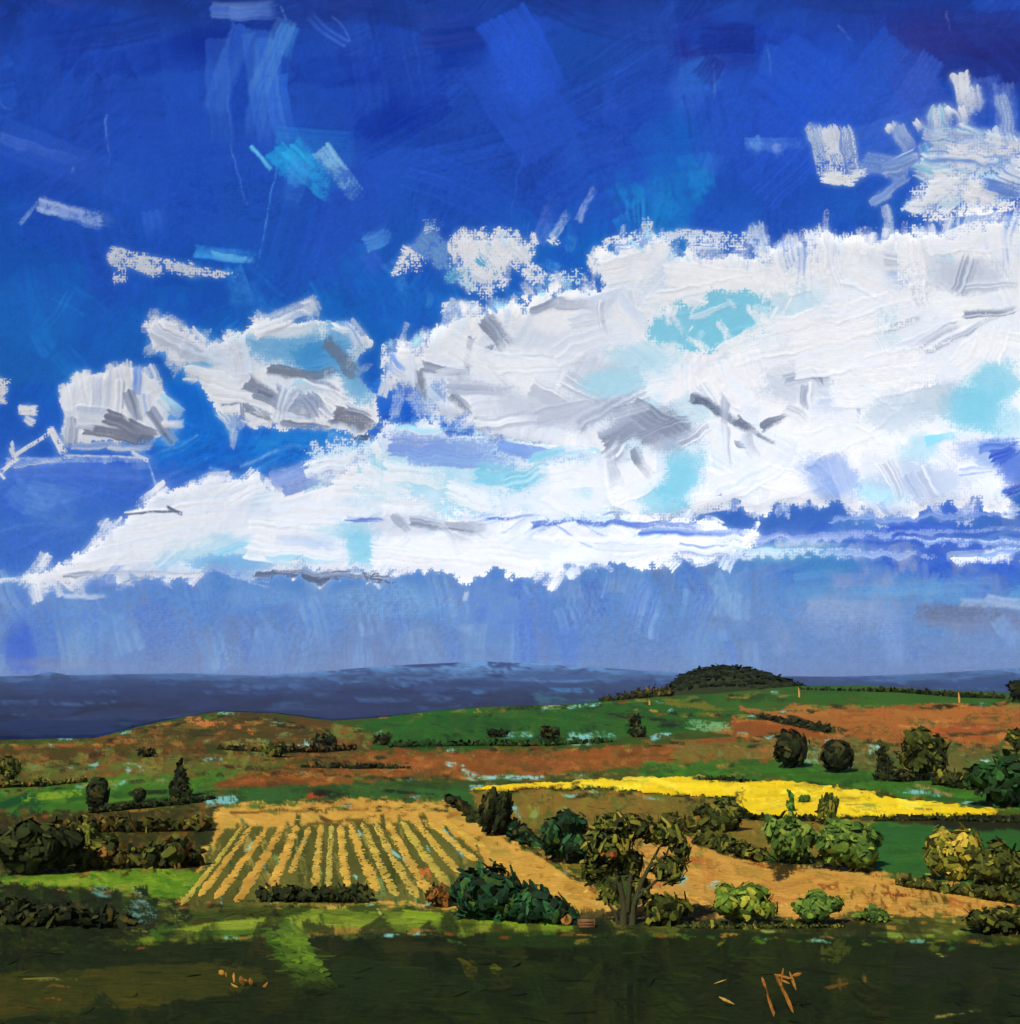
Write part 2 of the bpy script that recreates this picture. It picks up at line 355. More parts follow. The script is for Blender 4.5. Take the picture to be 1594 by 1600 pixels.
for s in [(1150, 836, 1600, 842, 22, (62, 100, 210), (90, 130, 220), .8), (1180, 862, 1330, 856, 26, (150, 180, 226), (90, 150, 210), .8), (1210, 850, 1300, 846, 16, (206, 220, 240), (120, 160, 220), .8), (1340, 846, 1360, 900, 30, (150, 172, 222), (90, 120, 210), .7), (1400, 850, 1420, 905, 40, (160, 176, 214), (110, 130, 200), .7), (1480, 870, 1600, 864, 20, (200, 214, 240), (90, 130, 216), .8), (1560, 850, 1660, 860, 26, (150, 180, 230), (90, 130, 216), .8),
          (1330, 920, 1560, 912, 26, (120, 170, 220), (96, 150, 210), .7), (1260, 955, 1440, 960, 40, (150, 172, 214), (120, 150, 204), .7), (1540, 940, 1640, 952, 26, (190, 208, 236), (130, 160, 216), .8), (1430, 962, 1600, 966, 34, (112, 124, 160), (124, 136, 172), .75), (1500, 1000, 1594, 1010, 50, (116, 146, 200), (130, 150, 190), .5), (1240, 900, 1330, 890, 20, (88, 160, 206), (110, 150, 214), .7)]:
    smear(SK, *s[:5], s[5], s[6], a=s[7], tail=.8, crisp=.4, ridge=.4, grain=.5, ht=.3)
fill_smear(SK, [(590, 600), (700, 640), (780, 690), (600, 690), (560, 640)], 36, 50, 20, 20, 40, [((40, 110, 208), 3), ((90, 150, 220), 1.5), ((170, 200, 234), 1), ((28, 84, 196), 2)], a=.7, grain=.7)
fill_smear(SK, [(560, 440), (700, 380), (960, 360), (900, 450), (700, 500), (600, 530)], 40, 50, 22, 60, 50, [((26, 100, 200), 3), ((60, 134, 218), 1), ((24, 84, 188), 2)], a=.6, grain=.7)
# crisp knife edges and thin marks in the upper sky
for s in [
    (1085, 95, 1110, 150, 62, (40, 92, 196), (34, 84, 186)), (1215, 130, 1330, 215, 60, (32, 82, 212), (28, 74, 198)), (1240, 175, 1310, 230, 44, (30, 80, 206), (26, 70, 194)),
    (1205, 70, 1180, 140, 26, (40, 90, 206), (30, 78, 196)), (1460, 90, 1360, 230, 46, (46, 88, 204), (52, 82, 190)), (780, 25, 850, 160, 90, (36, 84, 210), (34, 78, 204)),
    (330, 15, 430, 12, 26, (110, 140, 205), (60, 100, 200)), (380, 40, 330, 180, 40, (52, 100, 205), (34, 80, 192)), (420, 60, 400, 220, 46, (58, 110, 212), (30, 80, 194)),
    (430, 120, 450, 225, 40, (62, 116, 214), (36, 88, 200)), (455, 40, 440, 90, 34, (60, 130, 214), (36, 88, 200)), (540, 70, 480, 20, 22, (26, 64, 176), (60, 100, 200))]:
    smear(SK, *s[:5], s[5], s[6], a=.8, tail=.6, crisp=.85, ridge=1.2, grain=.1, bend=rng.uniform(-4, 4))
for (x0, y0, x1, y1, c) in [(355, 150, 362, 230, (70, 110, 210)), (362, 230, 386, 320, (90, 130, 220)), (432, 236, 418, 330, (80, 160, 230)), (418, 330, 402, 415, (90, 160, 230)),
                            (168, 180, 171, 240, (110, 150, 225)), (171, 240, 166, 262, (70, 110, 210)), (818, 240, 800, 350, (54, 96, 220)), (1283, 150, 1318, 195, (14, 50, 160)),
                            (1240, 110, 1250, 130, (10, 34, 130)), (1115, 100, 1117, 150, (110, 150, 225)), (1480, 20, 1484, 50, (120, 120, 200)), (1200, 80, 1206, 130, (90, 130, 220)),
                            (520, 25, 548, 62, (90, 130, 215)), (0, 160, 20, 172, (80, 120, 215)), (60, 150, 60, 200, (20, 56, 168)), (438, 10, 446, 30, (150, 170, 230)), (1310, 40, 1330, 62, (100, 140, 225))]:
    stroke(SK, x0, y0, x1, y1, 2.2, c, a=.6, d0=.05, d1=.5, rag=2.5, ridge=0, bend=rng.uniform(-4, 4), soft=.4)
for s in [(1205, 90, 1330, 200, 110, (38, 84, 206), (30, 72, 190), .7), (1400, 60, 1260, 220, 60, (44, 88, 204), (34, 76, 196), .6), (1180, 300, 1330, 150, 80, (34, 80, 200), (40, 86, 208), .6), (1100, 260, 1180, 110, 60, (40, 88, 204), (32, 76, 190), .55), (1480, 210, 1400, 80, 70, (62, 84, 190), (48, 70, 180), .6),
          (1000, 60, 900, 130, 50, (24, 62, 156), (30, 70, 170), .7), (960, 150, 1060, 90, 50, (30, 70, 176), (24, 60, 160), .6), (870, 230, 760, 60, 120, (40, 86, 208), (32, 76, 196), .55), (620, 40, 560, 200, 60, (28, 66, 178), (20, 52, 160), .6), (700, 160, 560, 240, 36, (16, 44, 152), (22, 56, 166), .7),
          (480, 60, 540, 160, 60, (28, 72, 184), (22, 62, 172), .6), (250, 40, 60, 70, 40, (20, 46, 138), (28, 58, 156), .7), (60, 60, 90, 260, 60, (34, 74, 182), (26, 64, 170), .5), (200, 240, 330, 200, 70, (32, 74, 186), (28, 68, 178), .5), (0, 210, 240, 300, 60, (44, 88, 194), (34, 76, 184), .55), (240, 300, 420, 400, 70, (34, 80, 192), (28, 70, 180), .5),
          (340, 60, 350, 230, 40, (62, 112, 208), (40, 88, 198), .5), (400, 50, 430, 230, 50, (70, 124, 214), (44, 94, 202), .55), (450, 30, 400, 150, 34, (92, 150, 220), (50, 100, 206), .5), (360, 20, 440, 16, 24, (120, 150, 206), (70, 108, 200), .6), (430, 225, 560, 235, 60, (44, 140, 220), (30, 96, 206), .5), (640, 260, 800, 330, 70, (30, 76, 196), (36, 84, 204), .5),
          (1000, 200, 1100, 300, 50, (34, 96, 200), (26, 80, 188), .5), (1330, 230, 1500, 180, 60, (70, 116, 210), (44, 90, 204), .45), (1180, 60, 1090, 60, 50, (18, 36, 126), (26, 46, 140), .7), (1120, 90, 1095, 130, 40, (24, 34, 124), (30, 50, 146), .7), (1594, 40, 1440, 60, 60, (36, 48, 134), (36, 52, 146), .7), (1600, 120, 1540, 60, 60, (30, 40, 122), (34, 48, 138), .7)]:
    smear(SK, *s[:5], s[5], s[6], a=s[7], tail=.7, crisp=.9, ridge=1.6, grain=.12, bend=rng.uniform(-.1, .1) * s[4], ht=.5)
# pale veils and dry smears of white over the blue
for s in [
    (30, 350, 62, 312, 8, (120, 150, 215), .7, .5), (60, 318, 190, 348, 26, (150, 170, 222), .75, .75), (90, 330, 165, 352, 22, (110, 140, 212), .7, .7),
    (0, 215, 150, 262, 20, (60, 98, 200), .6, .7), (110, 265, 116, 268, 14, (90, 130, 215), .6, .6), (240, 330, 250, 380, 40, (50, 96, 204), .5, .7),
    (392, 228, 425, 268, 9, (90, 180, 235), .9, .3), (425, 235, 470, 290, 44, (34, 140, 220), .85, .6), (450, 232, 530, 300, 52, (40, 150, 225), .85, .65), (500, 232, 562, 312, 34, (120, 175, 228), .8, .7),
    (470, 250, 440, 330, 40, (60, 120, 214), .5, .8), (305, 392, 400, 402, 22, (50, 130, 220), .85, .4), (330, 396, 400, 410, 12, (90, 165, 228), .8, .4), (360, 420, 385, 500, 40, (50, 120, 206), .6, .8),
    (390, 440, 420, 510, 30, (40, 110, 205), .5, .8), (570, 380, 610, 360, 34, (70, 130, 216), .7, .5), (575, 395, 600, 430, 30, (50, 88, 200), .6, .6),
    (840, 380, 870, 300, 26, (90, 120, 214), .5, .8), (905, 345, 930, 290, 14, (130, 150, 220), .75, .5), (860, 370, 890, 330, 18, (150, 180, 228), .7, .6),
    (1165, 225, 1265, 225, 24, (84, 130, 222), .5, .6), (1175, 218, 1190, 245, 30, (90, 150, 228), .5, .8), (1215, 225, 1222, 250, 16, (120, 150, 226), .5, .8), (1120, 240, 1112, 280, 28, (56, 110, 214), .5, .8),
    (1500, 320, 1570, 200, 60, (110, 150, 222), .4, .8), (1540, 120, 1545, 200, 60, (70, 100, 200), .6, .8), (1570, 130, 1575, 230, 40, (96, 124, 208), .6, .7),
    (10, 720, 240, 715, 12, (170, 190, 230), .7, .5), (20, 735, 230, 740, 30, (80, 120, 210), .7, .4), (40, 780, 130, 800, 70, (92, 138, 212), .6, .7), (20, 760, 90, 830, 50, (90, 136, 210), .5, .8),
    (230, 712, 258, 805, 4, (190, 205, 235), .9, .2), (205, 720, 250, 722, 24, (110, 140, 215), .7, .6), (100, 930, 170, 932, 10, (190, 205, 232), .9, .4), (60, 915, 300, 912, 9, (110, 140, 215), .8, .5),
    (1370, 790, 1594, 800, 20, (60, 100, 214), .7, .6), (1300, 905, 1400, 905, 24, (130, 150, 205), .7, .7), (1410, 870, 1440, 880, 44, (130, 150, 205), .7, .7), (1440, 880, 1444, 920, 20, (100, 130, 205), .7, .7),
    (1490, 870, 1495, 905, 16, (110, 124, 190), .7, .7), (1540, 862, 1586, 872, 14, (200, 214, 240), .9, .3), (1330, 850, 1345, 880, 12, (140, 160, 220), .6, .7), (1360, 850, 1375, 900, 20, (120, 140, 214), .5, .8),
    (730, 925, 727, 940, 9, (200, 214, 236), .9, .3), (600, 985, 606, 1010, 16, (130, 164, 218), .6, .7), (1500, 940, 1600, 945, 16, (170, 192, 226), .7, .5), (1430, 955, 1580, 956, 26, (106, 120, 156), .7, .6),
    (1180, 870, 1330, 868, 14, (74, 150, 200), .6, .5), (1560, 965, 1594, 1010, 30, (130, 170, 226), .6, .7)]:
    smear(SK, *s[:5], s[5], a=min(1, s[6] * 1.1), tail=s[7] * 1.3, grain=.5, ridge=.3, bend=rng.uniform(-.06, .06) * s[4])

# ------------------------------------------------------------------ clouds
W1, W2, W3 = (251, 251, 250), (236, 242, 250), (214, 228, 244)
G1, G2, G3 = (200, 208, 222), (162, 173, 194), (120, 132, 154)  # greys: shading of the clouds laid into their colour
C1, C2, B1, B2 = (134, 208, 230), (172, 222, 238), (124, 160, 222), (64, 104, 206)
PALW = [(W1, 5), (W2, 4), (W3, 1.5)]
clouds = []
def new_cloud(label, R, bulge, group=None):
    L = Layer(SK.c); L.label = label; L.R = R; L.bulge = bulge; clouds.append(L); return L
# --- main bank on the right
A = new_cloud('largest white cumulus bank, filling the right half of the sky', 9600, 160)
polyA = [(606, 545), (660, 540), (676, 508), (735, 492), (800, 482), (860, 465), (925, 440), (938, 392), (1015, 372), (1075, 398), (1175, 405), (1186, 385), (1262, 392), (1290, 362), (1340, 378), (1440, 376), (1520, 356), (1594, 332), (1840, 300),
         (1840, 760), (1594, 752), (1560, 790), (1450, 795), (1370, 803), (1290, 788), (1230, 795), (1110, 792), (1040, 808), (940, 812), (905, 790), (925, 740), (860, 700), (790, 690), (760, 668), (705, 652), (670, 625), (640, 605), (606, 600)]
poly(A, polyA, W1, W2, rag=12, fringe=9)
fringe(A, polyA, 110, 40, 24, PALW, ang=85, angj=35, out=.5)
fringe(A, polyA[:19], 60, 46, 12, PALW, ang=88, angj=22, out=.8, a=.8)
fringe(A, polyA[20:], 60, 50, 26, PALW + [(B1, 1)], ang=60, angj=50, out=.6, a=.7)
for i in range(70):
    x, y = rng.uniform(960, 1640), rng.uniform(320, 420)
    if y > 470 - x * .085: smear(A, x, y + 34, x + rng.uniform(-6, 10), y - 20, rng.uniform(8, 26), W1, B1, a=.7, tail=1, grain=.5)
inA = [(640, 550), (760, 510), (940, 460), (1020, 400), (1300, 410), (1594, 370), (1820, 340), (1820, 740), (1560, 740), (1300, 770), (1000, 780), (920, 690), (780, 660), (680, 610)]
for t in [(960, 385, 1060, 365), (1060, 365, 1175, 372), (1075, 380, 1165, 385)]: stroke(A, *t, 16, W2, B1, d0=.2, d1=.7)
fill_smear(A, inA, 170, 90, 44, 60, 70, PALW + [(C2, .5), (W3, 1)], grain=.35, a=.8)
fill_smear(A, [(1180, 370), (1594, 350), (1820, 330), (1820, 440), (1200, 450)], 50, 70, 26, 88, 14, PALW + [(B1, .5), (G1, 1)], a=.8, grain=.3)
for (x, y, rx, ry, c, a, an) in [
    (1130, 500, 95, 34, C1, 1, .1), (1150, 480, 40, 30, C1, 1, 0), (1060, 515, 50, 26, C1, .9, 0), (1000, 560, 60, 26, C2, .7, 0), (960, 600, 50, 26, C2, .8, -.2), (1240, 470, 60, 26, C2, .5, 0), (1085, 640, 30, 18, C2, .5, 0),
    (1065, 740, 36, 50, C1, .8, 0), (1040, 780, 40, 26, C1, .8, 0), (1510, 640, 50, 40, C1, .9, .5), (1550, 600, 40, 40, C1, .9, .4), (1570, 660, 40, 30, C2, .7, 0), (1430, 700, 40, 26, C2, .8, 0), (1380, 765, 44, 22, C2, .9, 0),
    (1460, 620, 50, 40, (180, 200, 215), .7, 0), (870, 540, 90, 40, (214, 222, 234), .7, 0), (930, 590, 70, 30, G1, .5, 0), (860, 640, 110, 34, G1, .6, .15), (1240, 600, 70, 26, G1, .6, 0), (1430, 420, 90, 30, (216, 224, 234), .6, 0),
    (1520, 430, 60, 28, G1, .8, 0), (1000, 660, 80, 36, G1, .7, .3), (1290, 750, 50, 30, (150, 180, 226), .8, .6), (1440, 750, 90, 30, (180, 198, 226), .8, .2), (1300, 640, 30, 22, (190, 208, 238), .7, 0), (1550, 710, 60, 26, B1, .7, .2),
    (1590, 730, 30, 30, B2, .8, 0), (1400, 440, 20, 16, B1, .5, 0), (1210, 720, 60, 40, W2, .5, 0), (880, 500, 50, 20, W1, .8, 0), (1120, 440, 60, 14, W1, .8, 0), (1300, 520, 90, 30, W1, .8, 0), (1350, 700, 60, 40, W1, .6, 0)]:
    blob(A, x, y, rx, ry, c, a * .9, an)
for s in [   # painted grey shading, loops and folds
    (760, 495, 795, 545, 34, G3, G2), (740, 525, 730, 580, 16, G3, W1), (745, 545, 775, 575, 14, G2, W1), (770, 540, 750, 550, 14, G3, G2), (730, 575, 745, 560, 14, G2, G3),
    (830, 488, 888, 468, 16, G3, G2), (870, 470, 930, 478, 24, G1, G2), (925, 480, 985, 460, 30, W3, G1), (940, 470, 950, 520, 20, G1, W1), (985, 455, 1000, 520, 26, W1, G1), (890, 500, 960, 480, 26, W2, G1),
    (655, 575, 665, 625, 22, G3, G2), (660, 572, 735, 590, 18, G2, G3), (680, 585, 730, 580, 18, W2, G1), (705, 612, 735, 645, 20, G3, G2), (700, 600, 810, 610, 28, G1, G2), (740, 640, 830, 625, 40, W2, G1),
    (740, 660, 860, 645, 26, G1, W2), (830, 600, 900, 640, 40, G1, W2), (840, 655, 960, 630, 30, G1, G2), (880, 590, 940, 620, 36, G1, W2), (620, 550, 680, 548, 40, W1, W2), (612, 560, 640, 580, 34, W2, B1), (640, 600, 645, 540, 24, W2, W3),
    (700, 545, 760, 590, 34, W1, W2), (780, 560, 880, 560, 50, W2, W1), (900, 660, 1010, 600, 34, G2, G1), (940, 690, 1060, 640, 40, G3, G2), (985, 640, 1080, 690, 46, G3, G1), (1000, 690, 1080, 660, 34, G3, G2), (960, 650, 1020, 630, 30, G2, W2),
    (1060, 690, 1110, 660, 30, G2, W2), (950, 720, 975, 690, 40, G2, W2), (960, 760, 950, 700, 34, G1, W2), (990, 700, 1020, 745, 18, G3, G1), (1080, 615, 1175, 670, 20, G3, (100, 110, 134)), (1085, 622, 1125, 650, 16, (96, 106, 130), G3),
    (1132, 615, 1128, 680, 17, G1, G2), (1132, 665, 1140, 735, 15, G1, W2), (1150, 655, 1180, 680, 22, (104, 114, 138), G3), (1190, 668, 1232, 650, 15, (96, 106, 128), G3), (1180, 675, 1210, 692, 9, G3, G2), (1150, 690, 1170, 695, 10, G3, G2), (1160, 680, 1185, 715, 22, G1, W3),
    (1225, 640, 1260, 660, 30, G1, W1), (1225, 595, 1300, 585, 26, G2, G1), (1265, 580, 1285, 600, 18, G3, G2), (1260, 600, 1265, 640, 24, G2, W1), (1380, 520, 1440, 500, 14, G2, W2), (1430, 545, 1500, 505, 20, G2, W1), (1450, 552, 1560, 490, 15, G3, G1),
    (1390, 560, 1480, 510, 24, W2, G1), (1505, 490, 1590, 482, 16, G3, G1), (1500, 460, 1520, 400, 36, G2, G1), (1510, 450, 1590, 445, 20, G1, W2), (1440, 440, 1446, 480, 36, G1, W1), (1380, 400, 1440, 402, 26, G1, W2),
    (1342, 632, 1340, 668, 8, B2, B1), (1260, 730, 1310, 780, 36, B1, W2), (1310, 720, 1330, 790, 40, W1, W2), (1385, 720, 1410, 780, 34, G1, W2), (1420, 740, 1450, 790, 24, G1, B1), (1440, 730, 1470, 780, 30, (190, 204, 230), W2),
    (1530, 700, 1594, 690, 24, B2, B1), (1550, 720, 1600, 700, 30, B2, (40, 74, 190)), (1570, 770, 1600, 755, 18, (30, 60, 180), B2), (1450, 690, 1500, 680, 18, W2, C1), (1500, 740, 1560, 735, 22, W2, B1), (1570, 790, 1594, 800, 36, W1, W2)]:
    smear(A, *s[:5], s[5], s[6], a=.97, tail=.6, crisp=.45, grain=.25, rag=3, ht=1.4, ridge=1.3, streak=.09, taper=.2, bend=rng.uniform(-.16, .16) * s[4])
for s in [(1030, 480, 1260, 432, 46, W1, W2), (940, 430, 1020, 410, 44, W1, W2), (1140, 545, 1330, 500, 60, W1, W2), (1150, 560, 1180, 640, 70, W1, W2), (1330, 500, 1460, 470, 60, W1, W2), (1360, 590, 1500, 560, 70, W1, W2),
          (1540, 560, 1560, 500, 50, W1, W2), (1300, 610, 1430, 600, 60, W1, W2), (1350, 640, 1420, 690, 60, W1, W2), (1250, 700, 1330, 680, 50, W1, W2), (1190, 740, 1290, 770, 40, W1, W2), (1080, 790, 1200, 770, 30, W1, W2),
          (1200, 400, 1215, 470, 46, W1, W2), (1270, 360, 1285, 440, 30, W1, W2), (1320, 370, 1335, 430, 34, W1, W2), (1420, 380, 1430, 450, 44, W1, W2), (1180, 350, 1200, 425, 26, W3, B1), (1225, 380, 1235, 430, 26, W2, B1), (1480, 380, 1570, 350, 40, W1, W2)]:
    stroke(A, *s[:5], s[5], s[6], a=.9, d0=.0, d1=.75, rag=4, ht=1.2, ridge=1.0, soft=.25)
for s in [(945, 380, 1010, 362, 12, W2), (1000, 375, 1015, 340, 16, W3), (600, 545, 598, 600, 7, W2), (1030, 368, 1170, 366, 10, W3), (1440, 340, 1594, 318, 16, W1)]:
    stroke(A, *s[:5], s[5], d0=.2, d1=.7)
for s in [(1180, 620, 1130, 560, 70, W1, W2), (1240, 560, 1420, 530, 70, W1, W2), (1250, 690, 1380, 640, 80, W1, W2), (1120, 760, 1220, 700, 60, W1, W3), (1040, 430, 1250, 445, 44, W1, W1), (1300, 480, 1440, 440, 50, W1, W2), (1200, 770, 1300, 740, 40, W1, W2), (740, 560, 860, 590, 44, W1, W2), (690, 530, 760, 560, 36, W1, W2),
          (1500, 580, 1560, 520, 50, W1, W2), (1380, 700, 1440, 650, 60, W1, W2), (960, 470, 1010, 530, 40, W1, W3), (870, 560, 960, 520, 40, W2, W1), (1450, 380, 1594, 370, 40, W1, W2), (960, 770, 1030, 720, 50, W1, W2), (1330, 420, 1420, 470, 50, W1, W2)]:
    smear(A, *s[:5], s[5], s[6], a=.95, tail=.8, crisp=.5, grain=.3, rag=4, ht=1.2, ridge=1.4, streak=.03, bend=rng.uniform(-.1, .1) * s[4])
poly(A, [(1018, 492), (1060, 476), (1100, 478), (1108, 458), (1190, 462), (1222, 492), (1180, 506), (1140, 528), (1110, 548), (1050, 540), (1012, 524)], C1, (150, 214, 234), rag=5, fringe=16, dens=1.0, ht=.3)
fringe(A, [(1018, 492), (1108, 458), (1222, 492), (1110, 548)], 26, 34, 12, [(W1, 3), (W2, 2), (C2, 1)], ang=70, angj=60, out=.3, a=.8)
for s in [(1080, 500, 1150, 470, 12, W2, C2), (1120, 552, 1200, 500, 18, W1, W2), (1200, 515, 1290, 490, 24, W1, W2), (1010, 470, 1060, 465, 18, W1, W2)]:
    smear(A, *s[:5], s[5], s[6], a=.95, tail=.7, crisp=.7, grain=.3, rag=4, ht=1.4, ridge=1.6, streak=.03)
for (x, y, rx, ry, c, a, an) in [(1530, 640, 50, 40, C1, .9, .3), (1060, 750, 34, 40, C1, .8, 0), (1000, 670, 70, 30, G2, .55, .5), (860, 640, 90, 24, G1, .6, .1), (1410, 640, 50, 30, (186, 208, 226), .6, 0), (1300, 745, 34, 30, (150, 178, 232), .7, .7), (960, 600, 50, 20, C2, .7, 0)]:
    blob(A, x, y, rx, ry, c, a, an)
fringe(A, polyA[:9], 26, 26, 16, [(C2, 1), (W1, 3), (B1, 1)], ang=80, angj=40, out=.6, a=.85)
# --- lower bank
B = new_cloud('long low white cloud bank stretching over the horizon below the others', 9590, 60)
polyB = [(36, 903), (95, 882), (140, 862), (180, 815), (200, 795), (265, 768), (330, 752), (400, 742), (440, 770), (520, 745), (560, 718), (600, 700), (585, 685), (610, 668), (700, 668), (770, 690), (850, 692), (940, 700), (960, 800), (1040, 812), (1120, 815), (1180, 830), (1170, 850), (1120, 868),
         (1060, 872), (960, 884), (860, 884), (845, 896), (760, 892), (735, 905), (640, 888), (600, 893), (520, 896), (470, 880), (420, 888), (330, 884), (260, 902), (150, 908), (80, 915)]
poly(B, polyB, W1, W2, rag=9, fringe=8)
for s in [(1120, 846, 1420, 836, 12, W1, B1), (1160, 838, 1640, 826, 10, (150, 176, 228), B1), (1150, 862, 1330, 866, 20, W2, C2), (1290, 858, 1470, 868, 14, (150, 180, 228), W3), (1400, 846, 1700, 850, 9, W3, B1), (1490, 874, 1600, 876, 16, W1, W2), (1540, 860, 1700, 864, 14, W2, B1), (1080, 872, 1200, 866, 14, W2, C2), (1030, 858, 1180, 850, 20, W1, W2), (1300, 812, 1594, 800, 10, (120, 150, 222), B1)]:
    smear(B, *s[:5], s[5], s[6], a=.85, tail=.8, crisp=.3, grain=.6, rag=5, ht=.6, ridge=.4)
fringe(B, polyB, 90, 50, 20, PALW, ang=5, angj=70, out=.45)
fill_smear(B, [(120, 890), (200, 820), (400, 760), (600, 720), (900, 720), (940, 800), (1050, 830), (1000, 860), (600, 880), (300, 880)], 150, 110, 34, -12, 40, PALW + [(C2, .7), (B1, .3)], grain=.35, a=.8)
for (x, y, rx, ry, c, a, an) in [
    (690, 705, 130, 24, (134, 164, 222), 1, .1), (640, 700, 60, 24, (130, 160, 220), 1, .1), (800, 715, 60, 22, (120, 160, 222), 1, .1), (790, 750, 50, 32, C1, 1, 0), (830, 730, 60, 20, C1, .9, 0), (880, 715, 50, 14, (130, 170, 226), .9, .1),
    (650, 730, 40, 20, C2, .7, 0), (560, 780, 30, 20, C2, .5, 0), (530, 830, 50, 14, C1, .7, 0), (350, 860, 60, 24, C2, .7, 0), (370, 880, 50, 14, (90, 160, 222), .7, 0), (560, 860, 24, 24, C1, .9, .3), (600, 770, 30, 16, C2, .7, 0),
    (640, 820, 60, 18, G1, .6, 0), (330, 800, 100, 26, W3, .6, 0), (260, 840, 60, 24, C2, .35, 0), (480, 845, 50, 16, (190, 214, 240), .7, 0), (820, 860, 70, 14, W3, .6, 0)]:
    blob(B, x, y, rx, ry, c, a * .9, an)
for s in [
    (425, 752, 552, 718, 30, (124, 152, 218), (144, 170, 224)), (440, 765, 500, 745, 22, (110, 140, 214), (134, 160, 222)), (615, 800, 640, 830, 18, G2, G1), (640, 815, 700, 822, 20, G3, G1), (690, 822, 760, 830, 18, G2, (110, 118, 136)), (700, 840, 740, 850, 24, G1, W2),
    (690, 820, 720, 868, 12, G1, W1), (540, 808, 600, 812, 9, B2, B1), (760, 812, 850, 804, 9, B2, W2), (830, 822, 935, 806, 12, B2, B1), (900, 818, 1100, 822, 12, B2, B1), (905, 798, 925, 797, 5, (30, 60, 180), B2),
    (1000, 830, 1180, 832, 12, B1, B2), (940, 802, 975, 804, 4, B2, B1), (100, 900, 160, 895, 9, G2, G3), (190, 908, 240, 902, 7, G2, W2), (95, 897, 330, 893, 7, G1, W2), (400, 815, 480, 832, 9, G2, W2), (430, 792, 560, 800, 12, W1, G1),
    (390, 822, 540, 836, 30, W1, W2), (385, 855, 490, 868, 38, W1, W2), (430, 872, 500, 880, 16, W1, C2), (500, 866, 540, 880, 26, W1, W3), (490, 730, 600, 712, 40, W1, W2), (520, 760, 640, 770, 50, W1, W2), (600, 790, 680, 795, 30, W1, W2),
    (580, 860, 700, 870, 40, W1, W2), (720, 860, 850, 872, 40, W1, W2), (860, 870, 960, 862, 26, W1, W2), (960, 862, 1100, 852, 24, W1, W2), (870, 842, 1110, 848, 10, W1, W2), (930, 855, 1060, 858, 16, W2, B1), (1060, 858, 1140, 860, 22, B1, W2),
    (180, 850, 340, 830, 50, W1, W2), (100, 885, 260, 860, 26, W1, W2), (200, 820, 380, 790, 40, W1, W2), (360, 780, 420, 752, 34, W2, W1), (850, 760, 930, 740, 60, W1, W2), (640, 770, 760, 785, 26, W1, W2), (860, 790, 930, 790, 24, W2, W1),
    (395, 745, 402, 765, 4, W1, W1), (340, 860, 400, 840, 20, W3, C1), (60, 905, 110, 890, 12, W1, W2)]:
    smear(B, *s[:5], s[5], s[6], a=.95, tail=.7, crisp=.6, grain=.2, rag=3, ht=1.2, ridge=1.0, streak=.08, bend=rng.uniform(-.1, .1) * s[4])
poly(B, [(590, 672), (640, 664), (760, 690), (800, 690), (940, 700), (950, 770), (930, 815), (700, 800), (560, 760), (560, 720), (480, 730), (500, 710)], W2, C2, rag=8, fringe=34, dens=.95, a=.9)
for s in [(610, 690, 780, 700, 44, (136, 164, 224), (122, 154, 220)), (640, 712, 820, 722, 30, (126, 158, 222), (140, 176, 228)), (780, 700, 880, 716, 26, (116, 156, 222), B1), (745, 735, 830, 745, 44, C1, C1), (790, 760, 850, 740, 34, C1, C2), (830, 722, 900, 700, 26, C2, C1),
          (600, 730, 700, 745, 40, W1, W2), (860, 740, 940, 730, 60, W1, W2), (700, 760, 790, 790, 40, W1, W2), (880, 700, 940, 690, 24, W2, C2), (620, 668, 740, 672, 12, W2, C2), (480, 735, 590, 712, 30, W1, W2), (585, 690, 600, 720, 24, W1, W2)]:
    smear(B, *s[:5], s[5], s[6], a=.95, tail=.6, crisp=.4, grain=.45, rag=4, ridge=.4)
for s in [(140, 880, 330, 840, 44, W1, W2), (230, 820, 400, 800, 50, W1, W2), (430, 800, 600, 780, 46, W1, W2), (560, 740, 640, 780, 40, W1, W2), (640, 850, 820, 862, 40, W1, W2), (860, 760, 930, 800, 50, W1, W2), (420, 862, 560, 870, 26, W1, C2)]:
    smear(B, *s[:5], s[5], s[6], a=.9, tail=.8, crisp=.4, grain=.35, rag=4, ht=1.0, ridge=1.0, streak=.03)
# dark grey flat base under the bank
K = new_cloud('flat dark grey strip of cloud just below the long white bank', 9570, 20)
for s in [(398, 893, 560, 896, 14, (90, 104, 130), (120, 130, 150)), (470, 902, 620, 906, 16, (84, 96, 120), (104, 114, 136)), (560, 898, 612, 898, 10, (90, 100, 124), G2)]:
    smear(K, s[0], s[1], s[2], s[3], s[4] * .8, s[5], s[6], a=1, tail=.5, grain=.6, rag=5, ht=.6, taper=.5)
    smear(K, s[0] + 30, s[1] - 4, s[2] - 40, s[3] - 1, s[4] * .5, G2, s[6], a=1, tail=.7, grain=.7, rag=4, ht=.6)
